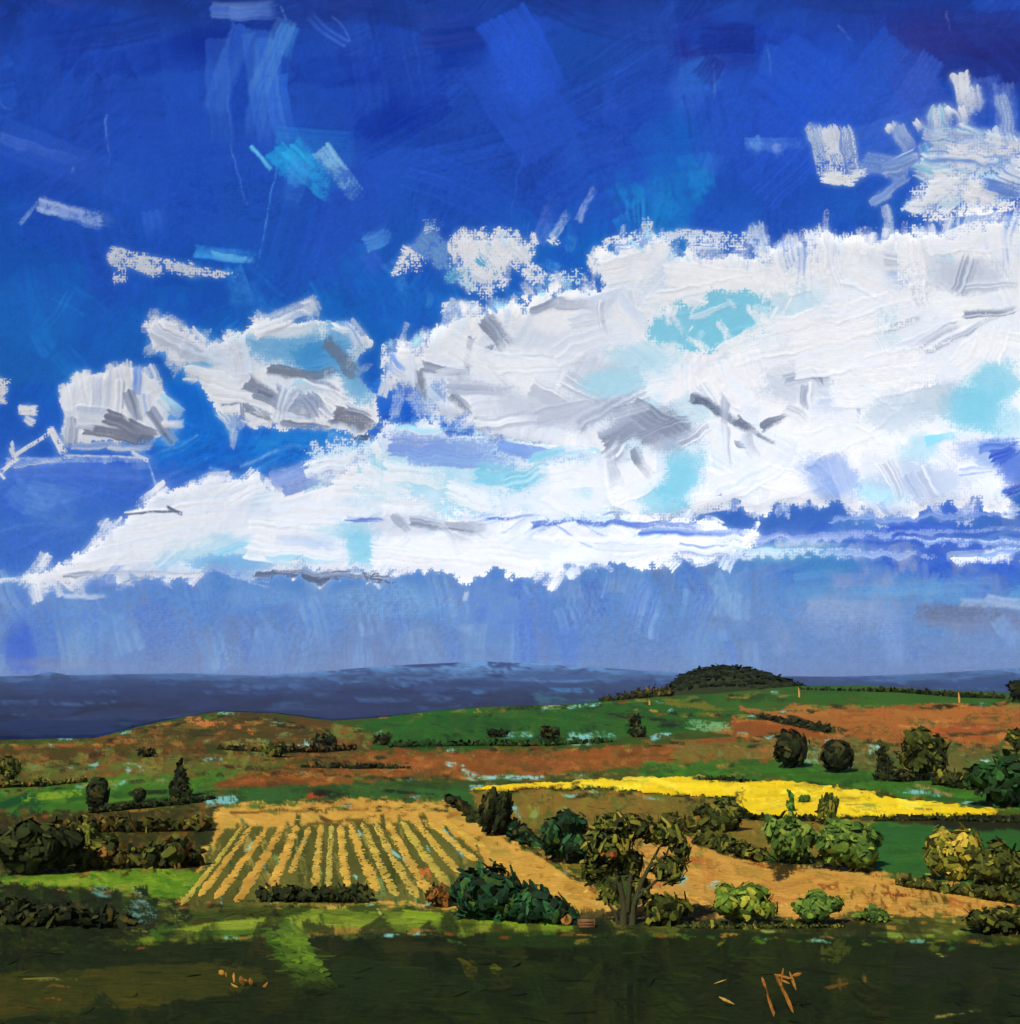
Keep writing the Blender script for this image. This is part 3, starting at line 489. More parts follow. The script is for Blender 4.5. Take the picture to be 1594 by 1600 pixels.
# --- middle-left cumulus
C = new_cloud('ragged grey-bellied cumulus between the small left cloud and the main bank', 9560, 80)
poly(C, [(224, 505), (262, 497), (300, 518), (330, 545), (378, 520), (400, 500), (425, 505), (500, 505), (540, 500), (572, 535), (556, 585), (585, 620), (582, 672), (520, 668), (470, 662), (420, 664), (375, 655), (352, 640), (312, 605), (288, 575), (245, 545)], W1, W2, rag=7, fringe=8)
fringe(C, [(224, 505), (262, 497), (330, 545), (400, 500), (500, 505), (572, 535), (585, 620), (582, 672), (470, 662), (375, 655), (312, 605), (245, 545)], 40, 34, 18, PALW, out=.5)
fill(C, [(250, 510), (320, 560), (400, 520), (540, 510), (560, 640), (400, 650), (300, 580)], 26, 50, 26, 30, 50, PALW, d0=.05, d1=.8, soft=.3)
for (x, y, rx, ry, c, a, an) in [(450, 545, 60, 34, (110, 180, 226), .9, 0), (500, 560, 50, 26, (60, 150, 216), .8, 0), (530, 520, 20, 40, (80, 160, 220), .7, 0), (440, 515, 40, 14, W1, .8, 0), (565, 590, 26, 34, (70, 160, 214), .7, 0), (330, 560, 24, 12, C2, .6, 0), (310, 572, 22, 8, (80, 160, 220), .7, 0)]:
    blob(C, x, y, rx, ry, c, a, an)
for s in [
    (395, 508, 498, 468, 32, W1, W2), (470, 480, 498, 490, 30, W1, W2), (400, 520, 440, 500, 24, W2, W1), (240, 510, 322, 560, 34, G1, W2), (262, 502, 300, 525, 24, W1, G1), (300, 515, 332, 548, 18, W1, W2), (285, 545, 330, 560, 22, G1, W3),
    (325, 545, 370, 570, 46, W2, W3), (365, 530, 375, 600, 40, W2, W3), (290, 580, 380, 605, 34, W1, W2), (330, 605, 420, 628, 34, W1, W2), (540, 505, 572, 545, 30, W2, B1), (520, 510, 545, 520, 16, W1, W2),
    (510, 530, 560, 585, 26, G3, (110, 120, 136)), (420, 580, 528, 584, 20, G3, (116, 126, 142)), (385, 595, 430, 620, 24, G3, G2), (400, 610, 450, 640, 28, G3, G2), (460, 605, 520, 600, 26, W3, C2), (480, 590, 530, 610, 14, G2, W2), (430, 615, 500, 640, 40, G2, (134, 150, 182)),
    (450, 610, 435, 655, 30, G1, W3), (475, 620, 500, 655, 38, (140, 156, 188), G2), (380, 635, 425, 655, 18, G3, G2), (376, 632, 378, 668, 12, G2, G3), (500, 640, 530, 652, 18, G1, W1), (520, 648, 585, 668, 30, (112, 116, 132), G3), (540, 640, 580, 650, 22, G3, W3),
    (440, 660, 520, 672, 12, G3, G2), (345, 630, 380, 634, 6, G3, G1), (380, 664, 440, 660, 8, W1, W2), (395, 640, 410, 650, 12, W1, C2), (350, 640, 372, 672, 26, W1, W2), (365, 668, 362, 700, 14, W2, C1)]:
    smear(C, *s[:5], s[5], s[6], a=1.0, tail=.5, crisp=.6, grain=.25, rag=4, ht=1.6, ridge=1.6, streak=.09, taper=.15, bend=rng.uniform(-.1, .1) * s[4])
# --- small left cumulus
D = new_cloud('small round-topped cumulus low at the far left with a grey underside', 9550, 60)
poly(D, [(94, 610), (122, 588), (190, 572), (245, 590), (262, 640), (250, 680), (200, 690), (130, 695), (102, 690)], W2, W1, rag=4, fringe=5)
fringe(D, [(94, 610), (122, 588), (190, 572), (245, 590), (262, 640), (250, 680)], 22, 26, 16, PALW, ang=88, angj=20, out=.5)
for s in [
    (100, 600, 108, 648, 22, W1, W2), (128, 580, 142, 645, 28, W1, W2), (155, 590, 150, 650, 22, W2, G1), (175, 570, 168, 650, 24, W1, G1), (195, 566, 205, 620, 22, W1, W2), (230, 572, 246, 612, 24, W1, W3), (215, 575, 212, 620, 16, W2, B1),
    (188, 595, 182, 660, 16, G2, W1), (200, 610, 215, 660, 22, G2, G3), (225, 615, 232, 650, 24, W2, B1), (250, 620, 285, 650, 22, W2, C2), (120, 650, 170, 655, 34, W2, G1), (110, 650, 108, 700, 22, G2, W1), (130, 670, 240, 690, 20, (112, 118, 136), G3), (165, 650, 245, 685, 26, G3, (120, 124, 140)),
    (235, 640, 275, 695, 20, G3, G2), (120, 665, 150, 672, 12, W1, G1), (110, 698, 190, 694, 12, W1, W3), (170, 700, 240, 700, 10, W2, G1), (255, 660, 290, 660, 14, W1, W2), (192, 640, 205, 655, 14, W1, W2), (105, 640, 100, 700, 14, W2, B1), (195, 563, 200, 585, 12, W1, G1)]:
    smear(D, *s[:5], s[5], s[6], a=1.0, tail=.35, crisp=.85, grain=.15, rag=2, ht=1.8, ridge=1.8, streak=.09, bend=rng.uniform(-.12, .12) * s[4])
# --- small pieces
E = new_cloud('broken cluster of small white cloud tatters in the upper right corner', 9640, 60)
for s in [
    (1498, 115, 1512, 178, 26, W2, W3), (1524, 135, 1530, 175, 18, W2, W3), (1465, 165, 1462, 200, 24, W2, C1), (1480, 170, 1490, 185, 16, W1, W2), (1390, 195, 1400, 205, 22, W1, W2), (1428, 192, 1440, 205, 18, W1, W2), (1550, 200, 1566, 232, 22, W1, C2), (1570, 212, 1600, 235, 22, W1, W2),
    (1455, 215, 1500, 240, 30, (130, 190, 232), B1), (1500, 200, 1540, 215, 22, (130, 190, 232), W3), (1460, 260, 1540, 240, 34, W2, W1), (1490, 235, 1500, 280, 20, W1, W2), (1510, 250, 1535, 225, 14, W1, W2), (1420, 330, 1450, 305, 26, W1, W2), (1465, 320, 1505, 290, 44, W1, W2),
    (1430, 240, 1380, 270, 26, (120, 160, 220), W3), (1350, 250, 1420, 262, 34, (120, 160, 224), B1), (1365, 320, 1420, 275, 16, W3, B1), (1530, 255, 1590, 262, 22, (140, 190, 230), W2), (1540, 285, 1594, 280, 18, (110, 160, 224), W2), (1500, 280, 1560, 300, 24, W3, B1), (1470, 275, 1490, 285, 14, C1, W2),
    (1440, 225, 1460, 265, 22, (110, 180, 228), W2), (1560, 240, 1594, 250, 12, W2, W1), (1600, 200, 1680, 240, 40, W2, B1), (1620, 260, 1700, 280, 40, W1, W2)]:
    smear(E, *s[:5], s[5], s[6], a=1.0, tail=.5, grain=.35, rag=3, ht=1.5, ridge=1.2)
poly(E, [(1460, 235), (1560, 225), (1600, 250), (1600, 290), (1530, 330), (1440, 345), (1420, 325), (1450, 290)], W2, C2, rag=10, fringe=40, dens=.8)
for s in [(1450, 300, 1500, 300, 40, W1, W2), (1480, 250, 1530, 258, 30, W1, W2), (1500, 225, 1560, 225, 22, W2, B1), (1495, 170, 1505, 200, 26, W1, W3), (1540, 210, 1594, 226, 20, W1, W2), (1440, 250, 1480, 262, 26, C1, W2), (1530, 290, 1594, 300, 26, (90, 130, 220), B1)]:
    smear(E, *s[:5], s[5], s[6], a=1.0, tail=.5, grain=.35, rag=3, ht=1.5, ridge=1.2)
for s in [(1500, 115, 1515, 190, 30, W1, W2), (1470, 165, 1478, 215, 26, W2, C1), (1560, 150, 1580, 230, 24, W3, B1), (1400, 200, 1420, 240, 26, W3, B1), (1440, 205, 1560, 215, 26, W3, C1), (1450, 240, 1594, 250, 40, W2, B1), (1430, 262, 1500, 280, 34, W2, C1), (1455, 285, 1540, 300, 40, W1, W2), (1425, 320, 1470, 325, 30, W1, W2), (1500, 300, 1560, 315, 34, W1, W2), (1560, 270, 1620, 290, 34, W2, B1), (1380, 265, 1440, 250, 22, B1, W3), (1480, 230, 1540, 245, 26, W1, W2)]:
    smear(E, *s[:5], s[5], s[6], a=1.0, tail=.6, grain=.4, rag=4, ht=1.5, ridge=1.2)
L_ = new_cloud('single smeared white cloud patch hanging left of the upper right tatters', 9450, 60)
for s in [(1270, 198, 1290, 270, 24, W3, B1), (1295, 198, 1310, 280, 26, W2, G1), (1320, 200, 1335, 270, 20, (150, 175, 226), W3), (1285, 278, 1338, 282, 18, W1, W2), (1264, 195, 1272, 212, 10, W3, B1), (1330, 272, 1352, 268, 12, W2, W3), (1300, 240, 1306, 262, 8, B1, W2)]:
    stroke(L_, *s[:5], s[5], s[6], d0=.0, d1=.35, rag=3, ht=1.5, ridge=1.6)
Fc = new_cloud('speckled small white cloud above the gap left of the main bank', 9640, 40)
poly(Fc, [(705, 368), (800, 372), (822, 392), (790, 430), (770, 462), (735, 455), (715, 420), (712, 390)], W1, W2, rag=9, fringe=22, dens=1.0)
fringe(Fc, [(705, 368), (800, 372), (822, 392), (790, 430), (770, 462), (735, 455), (715, 420)], 26, 26, 12, PALW, ang=88, angj=30, out=.6)
for s in [(627, 398, 662, 412, 36, W1, W2), (615, 425, 660, 418, 14, W2, W1), (655, 372, 705, 410, 40, (120, 170, 222), (80, 140, 220)), (665, 355, 690, 350, 20, (70, 140, 215), W3), (706, 370, 712, 420, 18, W1, W2), (722, 360, 726, 400, 16, W1, W2), (745, 365, 770, 380, 16, W1, W2), (790, 362, 796, 392, 14, W2, C2), (806, 362, 812, 385, 12, W2, C2), (832, 365, 838, 385, 12, W1, W2),
          (720, 430, 760, 455, 26, W2, C2), (700, 440, 720, 420, 20, C1, (60, 150, 215)), (800, 400, 850, 440, 30, W2, W1), (860, 440, 920, 430, 26, W2, C2), (745, 400, 775, 425, 16, (110, 190, 232), W2), (690, 480, 760, 478, 18, W2, W1), (860, 370, 872, 378, 12, W1, W2)]:
    stroke(Fc, *s[:5], s[5], s[6], d0=.15, d1=.75, rag=3, ht=1.3, ridge=1)
G_ = new_cloud('thin bright white cloud wisp alone on deep blue at the left', 9500, 50)
for s in [(172, 394, 250, 425, 22, W1, W2), (215, 412, 300, 420, 26, W1, W3), (270, 418, 372, 432, 13, W2, W3), (180, 392, 235, 402, 10, W2, W1), (180, 400, 190, 440, 22, W2, W3)]:
    stroke(G_, *s[:5], s[5], s[6], d0=.05, d1=.75, rag=3, ht=1.6, ridge=1.4)
H_ = new_cloud('tiny blunt white cloud cut off by the left edge of the view', 9350, 50)
for s in [(-60, 600, 12, 612, 40, W1, G1), (-30, 595, 10, 598, 12, W1, W2), (30, 640, 58, 640, 16, W1, W2), (38, 652, 54, 660, 12, W2, B1)]:
    stroke(H_, *s[:5], s[5], s[6], d0=.0, d1=.35, rag=2, ht=1.6, ridge=2)
I_ = new_cloud('thin bent white streak of cloud under the small cumulus at the left edge', 9350, 30)
for s in [(78, 668, 100, 708, 12, W1, W2), (20, 715, 82, 674, 7, W1, W3), (16, 700, 24, 718, 7, W1, G1), (18, 690, 20, 705, 6, W2, W3), (4, 735, 30, 715, 7, W1, W2), (-40, 748, 6, 736, 7, W1, W2), (20, 730, 110, 714, 5, W3, B1), (100, 712, 215, 714, 4, W3, B1), (205, 705, 232, 720, 6, W2, B1), (0, 740, 8, 750, 5, W1, W2)]:
    stroke(I_, *s[:5], s[5], s[6], d0=.0, d1=.3, rag=1.5, ht=1.6, ridge=1.5)
print('rasters', time.time() - T0)

#@@SKYMESH
R_SKY = 12500.0
def box(a, n):
    for _ in range(n):
        a = (a + np.roll(a, 1, 0) + np.roll(a, -1, 0)) / 3; a = (a + np.roll(a, 1, 1) + np.roll(a, -1, 1)) / 3
    return a
def sample(arr, px, py, refl=True):
    j = (px - X0) / RS - .5; i = (py - Y0) / RS - .5
    def fold(v, n):
        v = np.abs(v) % (2 * (n - 2)); return np.where(v > n - 2, 2 * (n - 2) - v, v)
    if refl: j = fold(j, CW); i = fold(i, CH)
    else: j = np.clip(j, 0, CW - 2); i = np.clip(i, 0, CH - 2)
    j0 = np.clip(j.astype(int), 0, CW - 2); i0 = np.clip(i.astype(int), 0, CH - 2); fj = j - j0; fi = i - i0
    if arr.ndim == 3: fj = fj[..., None]; fi = fi[..., None]
    return (arr[i0, j0] * (1 - fj) + arr[i0, j0 + 1] * fj) * (1 - fi) + (arr[i0 + 1, j0] * (1 - fj) + arr[i0 + 1, j0 + 1] * fj) * fi
def gridquads(h, w):
    a = np.arange(h * w).reshape(h, w)
    return np.stack([a[:-1, :-1], a[:-1, 1:], a[1:, 1:], a[1:, :-1]], -1).reshape(-1, 4)
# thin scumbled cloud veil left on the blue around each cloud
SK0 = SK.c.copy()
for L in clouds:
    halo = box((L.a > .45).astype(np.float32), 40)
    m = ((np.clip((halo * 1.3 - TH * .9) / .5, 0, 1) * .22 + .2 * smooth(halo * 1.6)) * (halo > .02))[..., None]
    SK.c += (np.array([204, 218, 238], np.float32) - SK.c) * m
SK.c *= np.where((GY < 600)[..., None], np.array([1.10, 1.06, .985], np.float32), 1).astype(np.float32)
SK.c += (np.array([118, 150, 204], np.float32) - SK.c) * (.15 * smooth((GY - 890) / 60))[..., None]
# canvas-like grain in the blue, brighter threads
SK.c *= (1 + 0.05 * weave + 0.10 * (fine - .5) + 0.05 * (white - .5))[..., None]
xs = np.concatenate([797 - np.geomspace(3600, 1030, 50), np.arange(-210, 1800, 2.0), 797 + np.geomspace(1030, 3600, 50)])
ys = np.concatenate([-np.geomspace(2500, 62, 40), np.arange(-60, 1160, 2.0), [1175, 1200, 1250]])
PX, PY = np.meshgrid(xs, ys)
V = direction(PX, PY) * R_SKY; V[..., 2] += CAMZ
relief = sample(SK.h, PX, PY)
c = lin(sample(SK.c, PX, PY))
# light on slopes of the thick paint, put into the sky colour
g = np.gradient(box(relief, 1)); e = np.clip(1 - .16 * g[0] - .16 * g[1], .75, 1.35)
inn = (PX > -200) & (PX < 1800)
c = c * np.where(inn, e, 1)[..., None]
far_r = np.clip((np.abs(PX - 797) - 1100) / 1500, 0, 1) + np.clip((-60 - PY) / 400, 0, 1)
flat = lin(np.stack([np.interp(PY, rows, cols[:, k]) for k in range(3)], -1))
fr = np.clip(far_r, 0, 1)[..., None]; c = c * (1 - fr) + flat * fr
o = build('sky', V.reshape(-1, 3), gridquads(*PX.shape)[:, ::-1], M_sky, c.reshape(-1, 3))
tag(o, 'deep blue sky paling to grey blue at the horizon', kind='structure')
print('sky mesh', time.time() - T0)

def cloud_mesh(L):
    m = L.a > .10
    if not m.any(): return
    ii, jj = np.where(m)
    i0, i1, j0, j1 = max(ii.min() - 2, 0), min(ii.max() + 3, CH), max(jj.min() - 2, 0), min(jj.max() + 3, CW)
    sl = (slice(i0, i1), slice(j0, j1))
    a = L.a[sl]; mm = m[sl]
    h, w = a.shape
    core = box((a > .45).astype(np.float32), 220)
    body = smooth(np.clip(core * 2 - .9, 0, 1))
    bill = body * (0.7 + .28 * box(NC[sl], 10) + .05 * box(NB[sl], 4))
    R = L.R - L.bulge * .1 * bill
    hh = box(L.h[sl] * mm, 1) / (box(mm.astype(np.float32), 1) + 1e-3)
    R = R - (hh * 1.7 + (fine[sl] - .5) * .6 + weave[sl] * .25 + (ND[sl] - .5) * .9) * (.25 + .75 * body) * box(smooth((a - .5) / .4), 6) ** 2
    V = direction(GX[sl], GY[sl]) * R[..., None]; V[..., 2] += CAMZ
    q = gridquads(h, w)
    keep = (mm[:-1, :-1].astype(int) + mm[:-1, 1:] + mm[1:, 1:] + mm[1:, :-1]).reshape(-1) >= 2
    q = q[keep][:, ::-1]
    sf = (a > .7).astype(np.float32); sw = np.zeros_like(sf)[..., None] + 1e-4; acc = np.zeros(sf.shape + (3,), np.float32)
    for it, wgt in ((2, 1.0), (8, .05), (30, .002)):
        acc += np.stack([box(L.c[sl][..., k] * sf, it) for k in range(3)], -1) * wgt; sw += box(sf, it)[..., None] * wgt
    near = acc / np.maximum(sw - 1e-4, 1e-7); near = np.where(sw > .0003, near, np.array(W3, np.float32)); near = np.maximum(near, np.array([176, 190, 214], np.float32)) if L.bulge > 25 else near
    tt_ = smooth((a - .45) / .3)[..., None]
    L.c[sl] = L.c[sl] * tt_ + near * (1 - tt_)
    mf = mm.astype(np.float32); wsum = box(mf, 1)[..., None] + 1e-4
    spread = np.stack([box(L.c[sl][..., k] * mf, 1) for k in range(3)], -1) / wsum
    colr = lin(np.clip(np.where(mm[..., None], L.c[sl], spread), 0, 255))
    V = V.reshape(-1, 3); colr = colr.reshape(-1, 3)
    # the far side of the cloud, coarser
    st = 5
    mb = mm[::st, ::st]; hb, wb = mb.shape
    Vb = direction(GX[sl][::st, ::st], GY[sl][::st, ::st]) * (L.R + 30 + L.bulge * 1.4 * bill[::st, ::st])[..., None]; Vb[..., 2] += CAMZ
    qb = gridquads(hb, wb)
    kb = (mb[:-1, :-1] & mb[:-1, 1:] & mb[1:, 1:] & mb[1:, :-1]).reshape(-1)
    kb = kb & (box((a > .85).astype(np.float32), 30) > .97)[::st, ::st][:-1, :-1].reshape(-1)
    qb = qb[kb] + len(V)
    cov = np.concatenate([np.where(mm, np.clip((a - .04) * 1.1, 0, 1), 0).reshape(-1), np.ones(hb * wb)])
    V = np.concatenate([V, Vb.reshape(-1, 3)]); colr = np.concatenate([colr, lin(L.c[sl][::st, ::st]).reshape(-1, 3)])
    q = np.concatenate([q, qb])
    used = np.unique(q); remap = np.full(len(V), -1, np.int64); remap[used] = np.arange(len(used))
    o = build('cloud', V[used], remap[q], M_cloud, colr[used], cover=cov[used])
    tag(o, L.label, 'cloud')
for L in clouds: cloud_mesh(L)
del clouds[:]
print('clouds', time.time() - T0)
#@@LAND
# ------------------------------------------------------------------ terrain
CRX = np.array([-1500, -200, 0, 150, 250, 340, 430, 520, 600, 680, 760, 860, 960, 1040, 1120, 1250, 1350, 1450, 1594, 1800, 3000], float)
CRY = np.array([1170, 1165, 1160, 1157, 1130, 1113, 1116, 1128, 1122, 1112, 1106, 1103, 1096, 1088, 1084, 1072, 1071, 1078, 1084, 1088, 1100], float)
CRR = np.array([620, 560, 540, 560, 640, 700, 700, 690, 720, 760, 800, 840, 860, 880, 900, 920, 920, 900, 880, 860, 800], float)
ROLL = np.random.default_rng(5)
def hills(x, y):
    return 1.1 * np.sin(x / 61 + 1.3) * np.cos(y / 83) + .6 * np.sin(x / 27 + y / 39)
CRZ = np.array([CAMZ + r * math.tan(math.asin(float(direction(px, py)[2]))) for px, py, r in zip(CRX, CRY, CRR)])
CAZ = np.array([math.atan2(float(direction(px, py)[0]), float(direction(px, py)[1])) for px, py in zip(CRX, CRY)])
def height(x, y):
    r = np.hypot(x, y); az = np.arctan2(x, y)
    rc = np.interp(az, CAZ, CRR); zc = np.interp(az, CAZ, CRZ)
    t = np.clip((r - 150) / (rc - 150), 0, 1)
    z = zc * t * t * (1.6 - .6 * t) + hills(x, y) * smooth((r - 90) / 150) * smooth((rc - r) / 200)
    drop = np.clip((r - rc) / 1500, 0, 1)
    z = z - (zc + 150) * smooth(drop) * (r > rc)
    pxa = 797 + F * CP * np.tan(az)
    ridge = np.interp(pxa, [-800, 0, 60, 90, 120, 300, 420, 520, 620, 760, 860, 1000, 1130, 1300, 1450, 1594, 2400], [1058, 1058, 1056, 1050, 1055, 1052, 1056, 1048, 1040, 1034, 1038, 1048, 1056, 1058, 1052, 1044, 1050])
    rz = CAMZ + 9000 * (HOR - ridge) / F / CP
    u = smooth((r - 5200) / 3800)
    bumps = 60 * (np.sin(x / 700 + .4) * np.cos(y / 900) * .5 + .5) * smooth((r - 2500) / 1500) * (1 - u)
    return z + (rz + 150) * u * (r > rc) + bumps
def ground_at(px, py):
    d = direction(px, py)
    ts = np.geomspace(60, 1500, 1400)
    P = d[None] * ts[:, None]; P[:, 2] += CAMZ
    below = P[:, 2] < height(P[:, 0], P[:, 1])
    k = np.argmax(below)
    if not below.any():
        k = int(np.argmin(np.abs(ts - 880)))
    p = P[k].copy(); p[2] = height(p[0], p[1]); return p

# ------------------------------------------------------------------ farmland colours
LD = Layer(np.ones((CH, CW, 3), np.float32) * np.array([58, 78, 34], np.float32))
fill(LD, [(-200, 1060), (1820, 1060), (1820, 1740), (-200, 1740)], 900, 110, 16, 0, 6, [((64, 84, 36), 3), ((44, 84, 32), 3), ((90, 86, 40), 2), ((54, 60, 26), 2)], a=.9, d1=.6)
def area(pts, c, c2, n, ln, wd, pal, ang=0, angj=6, rag=3, fringe=6, **kw):
    poly(LD, pts, c, c2, rag=rag, fringe=fringe, dens=1.25)
    if n: fill(LD, pts, n, ln, wd, ang, angj, pal, **kw)
TQ, TQ2 = (110, 192, 240), (134, 206, 255)
# far right slopes
area([(1000, 1060), (1820, 1060), (1820, 1112), (1440, 1108), (1160, 1120), (980, 1112)], (36, 86, 36), (46, 96, 40), 40, 90, 12, [((40, 92, 38), 3), ((58, 92, 40), 2), ((34, 70, 34), 1)])
area([(1070, 1118), (1150, 1112), (1060, 1095), (1020, 1108)], (100, 104, 40), (84, 98, 40), 6, 60, 10, [((104, 106, 42), 1)])
area([(1140, 1118), (1240, 1104), (1400, 1102), (1594, 1100), (1820, 1100), (1820, 1185), (1594, 1175), (1480, 1168), (1400, 1165), (1310, 1160), (1200, 1150), (1150, 1140)], (150, 98, 54), (166, 100, 54), 60, 100, 12,
     [((158, 104, 58), 3), ((140, 88, 46), 2), ((176, 112, 62), 2), ((146, 88, 44), 1)], d1=.8)
area([(1140, 1128), (1240, 1128), (1290, 1150), (1290, 1165), (1160, 1158)], (126, 76, 40), (140, 80, 40), 10, 50, 10, [((128, 76, 38), 2), ((120, 84, 40), 1)])
area([(1430, 1140), (1540, 1136), (1560, 1160), (1440, 1158)], (158, 90, 48), (164, 96, 52), 8, 60, 10, [((164, 82, 46), 1)])
for s in [(1400, 1136, 1540, 1136, 4, (190, 130, 74)), (1460, 1128, 1510, 1127, 5, (196, 134, 80)), (1160, 1116, 1320, 1146, 9, (30, 36, 22)), (1230, 1126, 1330, 1146, 14, (40, 46, 26)), (1060, 1128, 1180, 1116, 5, (26, 34, 22)), (1480, 1150, 1590, 1140, 6, (60, 60, 32))]:
    stroke(LD, *s[:5], s[5], d0=.05, d1=.6)
# big green field in the middle
area([(560, 1130), (600, 1118), (700, 1108), (860, 1098), (1010, 1092), (1080, 1110), (1150, 1125), (1060, 1142), (900, 1165), (760, 1172), (620, 1165), (585, 1148)], (26, 86, 34), (30, 94, 38), 46, 110, 16,
     [((28, 92, 36), 4), ((36, 82, 36), 2), ((48, 96, 40), 1), ((24, 74, 34), 1)], d1=.7)
for s in [(620, 1166, 760, 1160, 16, (26, 62, 28)), (740, 1166, 960, 1155, 14, (40, 74, 34)), (840, 1158, 860, 1144, 12, (24, 44, 24)), (848, 1160, 880, 1150, 12, (30, 50, 26)), (980, 1134, 998, 1126, 6, (24, 40, 22)), (760, 1150, 790, 1146, 14, (40, 60, 30)), (950, 1118, 1100, 1130, 5, (30, 42, 24)), (1030, 1134, 1130, 1130, 5, (28, 36, 24)),
          (780, 1148, 840, 1146, 9, TQ), (890, 1152, 960, 1148, 12, TQ), (895, 1162, 940, 1160, 8, TQ2), (1020, 1152, 1050, 1148, 8, TQ), (1074, 1132, 1140, 1136, 16, (96, 168, 140)), (850, 1108, 940, 1100, 7, TQ), (590, 1148, 604, 1142, 8, TQ2), (530, 1166, 570, 1158, 9, TQ2), (700, 1175, 720, 1174, 6, TQ2)]:
    stroke(LD, *s[:5], s[5], d0=.15, d1=.7, rag=3)
# red brown plough
area([(470, 1190), (560, 1176), (640, 1176), (800, 1178), (960, 1168), (1110, 1158), (1230, 1165), (1210, 1190), (1000, 1200), (900, 1206), (760, 1216), (640, 1216), (480, 1214)], (136, 86, 42), (124, 76, 38), 70, 110, 12,
     [((142, 86, 42), 3), ((124, 74, 36), 3), ((156, 92, 50), 1), ((110, 70, 36), 1)], d1=.75)
area([(1060, 1162), (1220, 1160), (1230, 1188), (1060, 1192)], (104, 96, 48), (124, 100, 54), 12, 60, 14, [((110, 104, 52), 2), ((132, 98, 54), 1)], d1=.8)
for s in [(480, 1196, 640, 1198, 12, (52, 40, 20)), (560, 1208, 640, 1212, 12, (120, 56, 32)), (640, 1206, 720, 1214, 16, (110, 76, 40)), (700, 1194, 730, 1196, 8, TQ2), (724, 1208, 750, 1216, 14, TQ2), (750, 1216, 920, 1213, 6, TQ2), (500, 1182, 640, 1184, 8, (176, 112, 62)), (860, 1176, 960, 1176, 9, (154, 84, 46))]:
    stroke(LD, *s[:5], s[5], d0=.1, d1=.7, rag=3)
# green band above the yellow field
area([(930, 1205), (1080, 1192), (1230, 1188), (1330, 1200), (1460, 1215), (1594, 1230), (1820, 1250), (1820, 1285), (1560, 1266), (1420, 1248), (1300, 1232), (1150, 1215), (1000, 1216)], (48, 108, 40), (40, 92, 36), 60, 80, 12,
     [((52, 118, 42), 3), ((42, 96, 38), 3), ((78, 104, 46), 1), ((36, 76, 34), 1)], d1=.7)
area([(1230, 1165), (1490, 1165), (1560, 1170), (1594, 1180), (1700, 1240), (1594, 1240), (1480, 1216), (1300, 1196), (1240, 1190)], (86, 92, 48), (110, 96, 52), 30, 40, 20, [((90, 98, 52), 2), ((66, 90, 44), 2), ((120, 96, 52), 1)], ang=80, angj=30, d1=.9)
for s in [(1255, 1180, 1280, 1180, 34, (96, 160, 136)), (1360, 1170, 1384, 1162, 16, TQ2), (1400, 1235, 1470, 1242, 7, TQ), (1535, 1190, 1550, 1192, 10, TQ2), (1544, 1238, 1552, 1240, 14, TQ2), (1430, 1228, 1490, 1244, 6, (150, 130, 100)), (1360, 1226, 1420, 1234, 14, (44, 110, 44))]:
    stroke(LD, *s[:5], s[5], d0=.15, d1=.6, rag=3)
# left side: brown hill, meadows
area([(-200, 1170), (0, 1165), (150, 1160), (240, 1136), (340, 1116), (430, 1118), (520, 1130), (590, 1150), (570, 1182), (430, 1200), (200, 1206), (0, 1210), (-200, 1215)], (92, 66, 32), (74, 66, 30), 90, 70, 12,
     [((98, 68, 32), 4), ((74, 62, 28), 3), ((126, 84, 42), 2), ((56, 58, 28), 2), ((120, 116, 62), 1)], d1=.8)
for s in [(290, 1124, 355, 1134, 11, (192, 118, 70)), (368, 1136, 398, 1144, 10, (186, 110, 64)), (180, 1160, 240, 1156, 8, (160, 104, 56)), (60, 1166, 200, 1164, 6, (150, 96, 48)), (140, 1180, 330, 1174, 8, (60, 44, 22)), (320, 1168, 480, 1182, 16, (56, 64, 30)), (400, 1168, 440, 1172, 22, (56, 60, 30)), (470, 1172, 484, 1160, 16, TQ2), (225, 1176, 240, 1184, 14, (30, 36, 20)),
          (350, 1168, 420, 1158, 14, (130, 130, 76)), (520, 1140, 580, 1152, 20, (104, 116, 60))]:
    stroke(LD, *s[:5], s[5], d0=.1, d1=.7, rag=3)
area([(-200, 1204), (0, 1200), (330, 1186), (470, 1188), (420, 1206), (330, 1224), (120, 1232), (0, 1240), (-200, 1244)], (98, 92, 46), (80, 96, 42), 60, 40, 14, [((104, 96, 48), 3), ((76, 92, 40), 2), ((118, 120, 62), 2), ((110, 76, 38), 1)], ang=80, angj=40, d1=.9)
for s in [(196, 1200, 224, 1198, 18, TQ2), (140, 1198, 156, 1196, 10, TQ), (320, 1190, 350, 1188, 9, TQ), (40, 1200, 110, 1196, 16, (120, 124, 66)), (350, 1198, 470, 1208, 8, (60, 44, 22)), (318, 1218, 470, 1210, 12, (150, 92, 48))]:
    stroke(LD, *s[:5], s[5], d0=.15, d1=.7, rag=3)
area([(-200, 1245), (0, 1236), (120, 1226), (200, 1218), (280, 1212), (330, 1200), (380, 1204), (360, 1228), (300, 1244), (280, 1262), (100, 1272), (0, 1276), (-200, 1284)], (46, 106, 38), (58, 112, 40), 40, 80, 12,
     [((48, 112, 40), 3), ((38, 88, 34), 2), ((70, 122, 44), 2)], d1=.7)
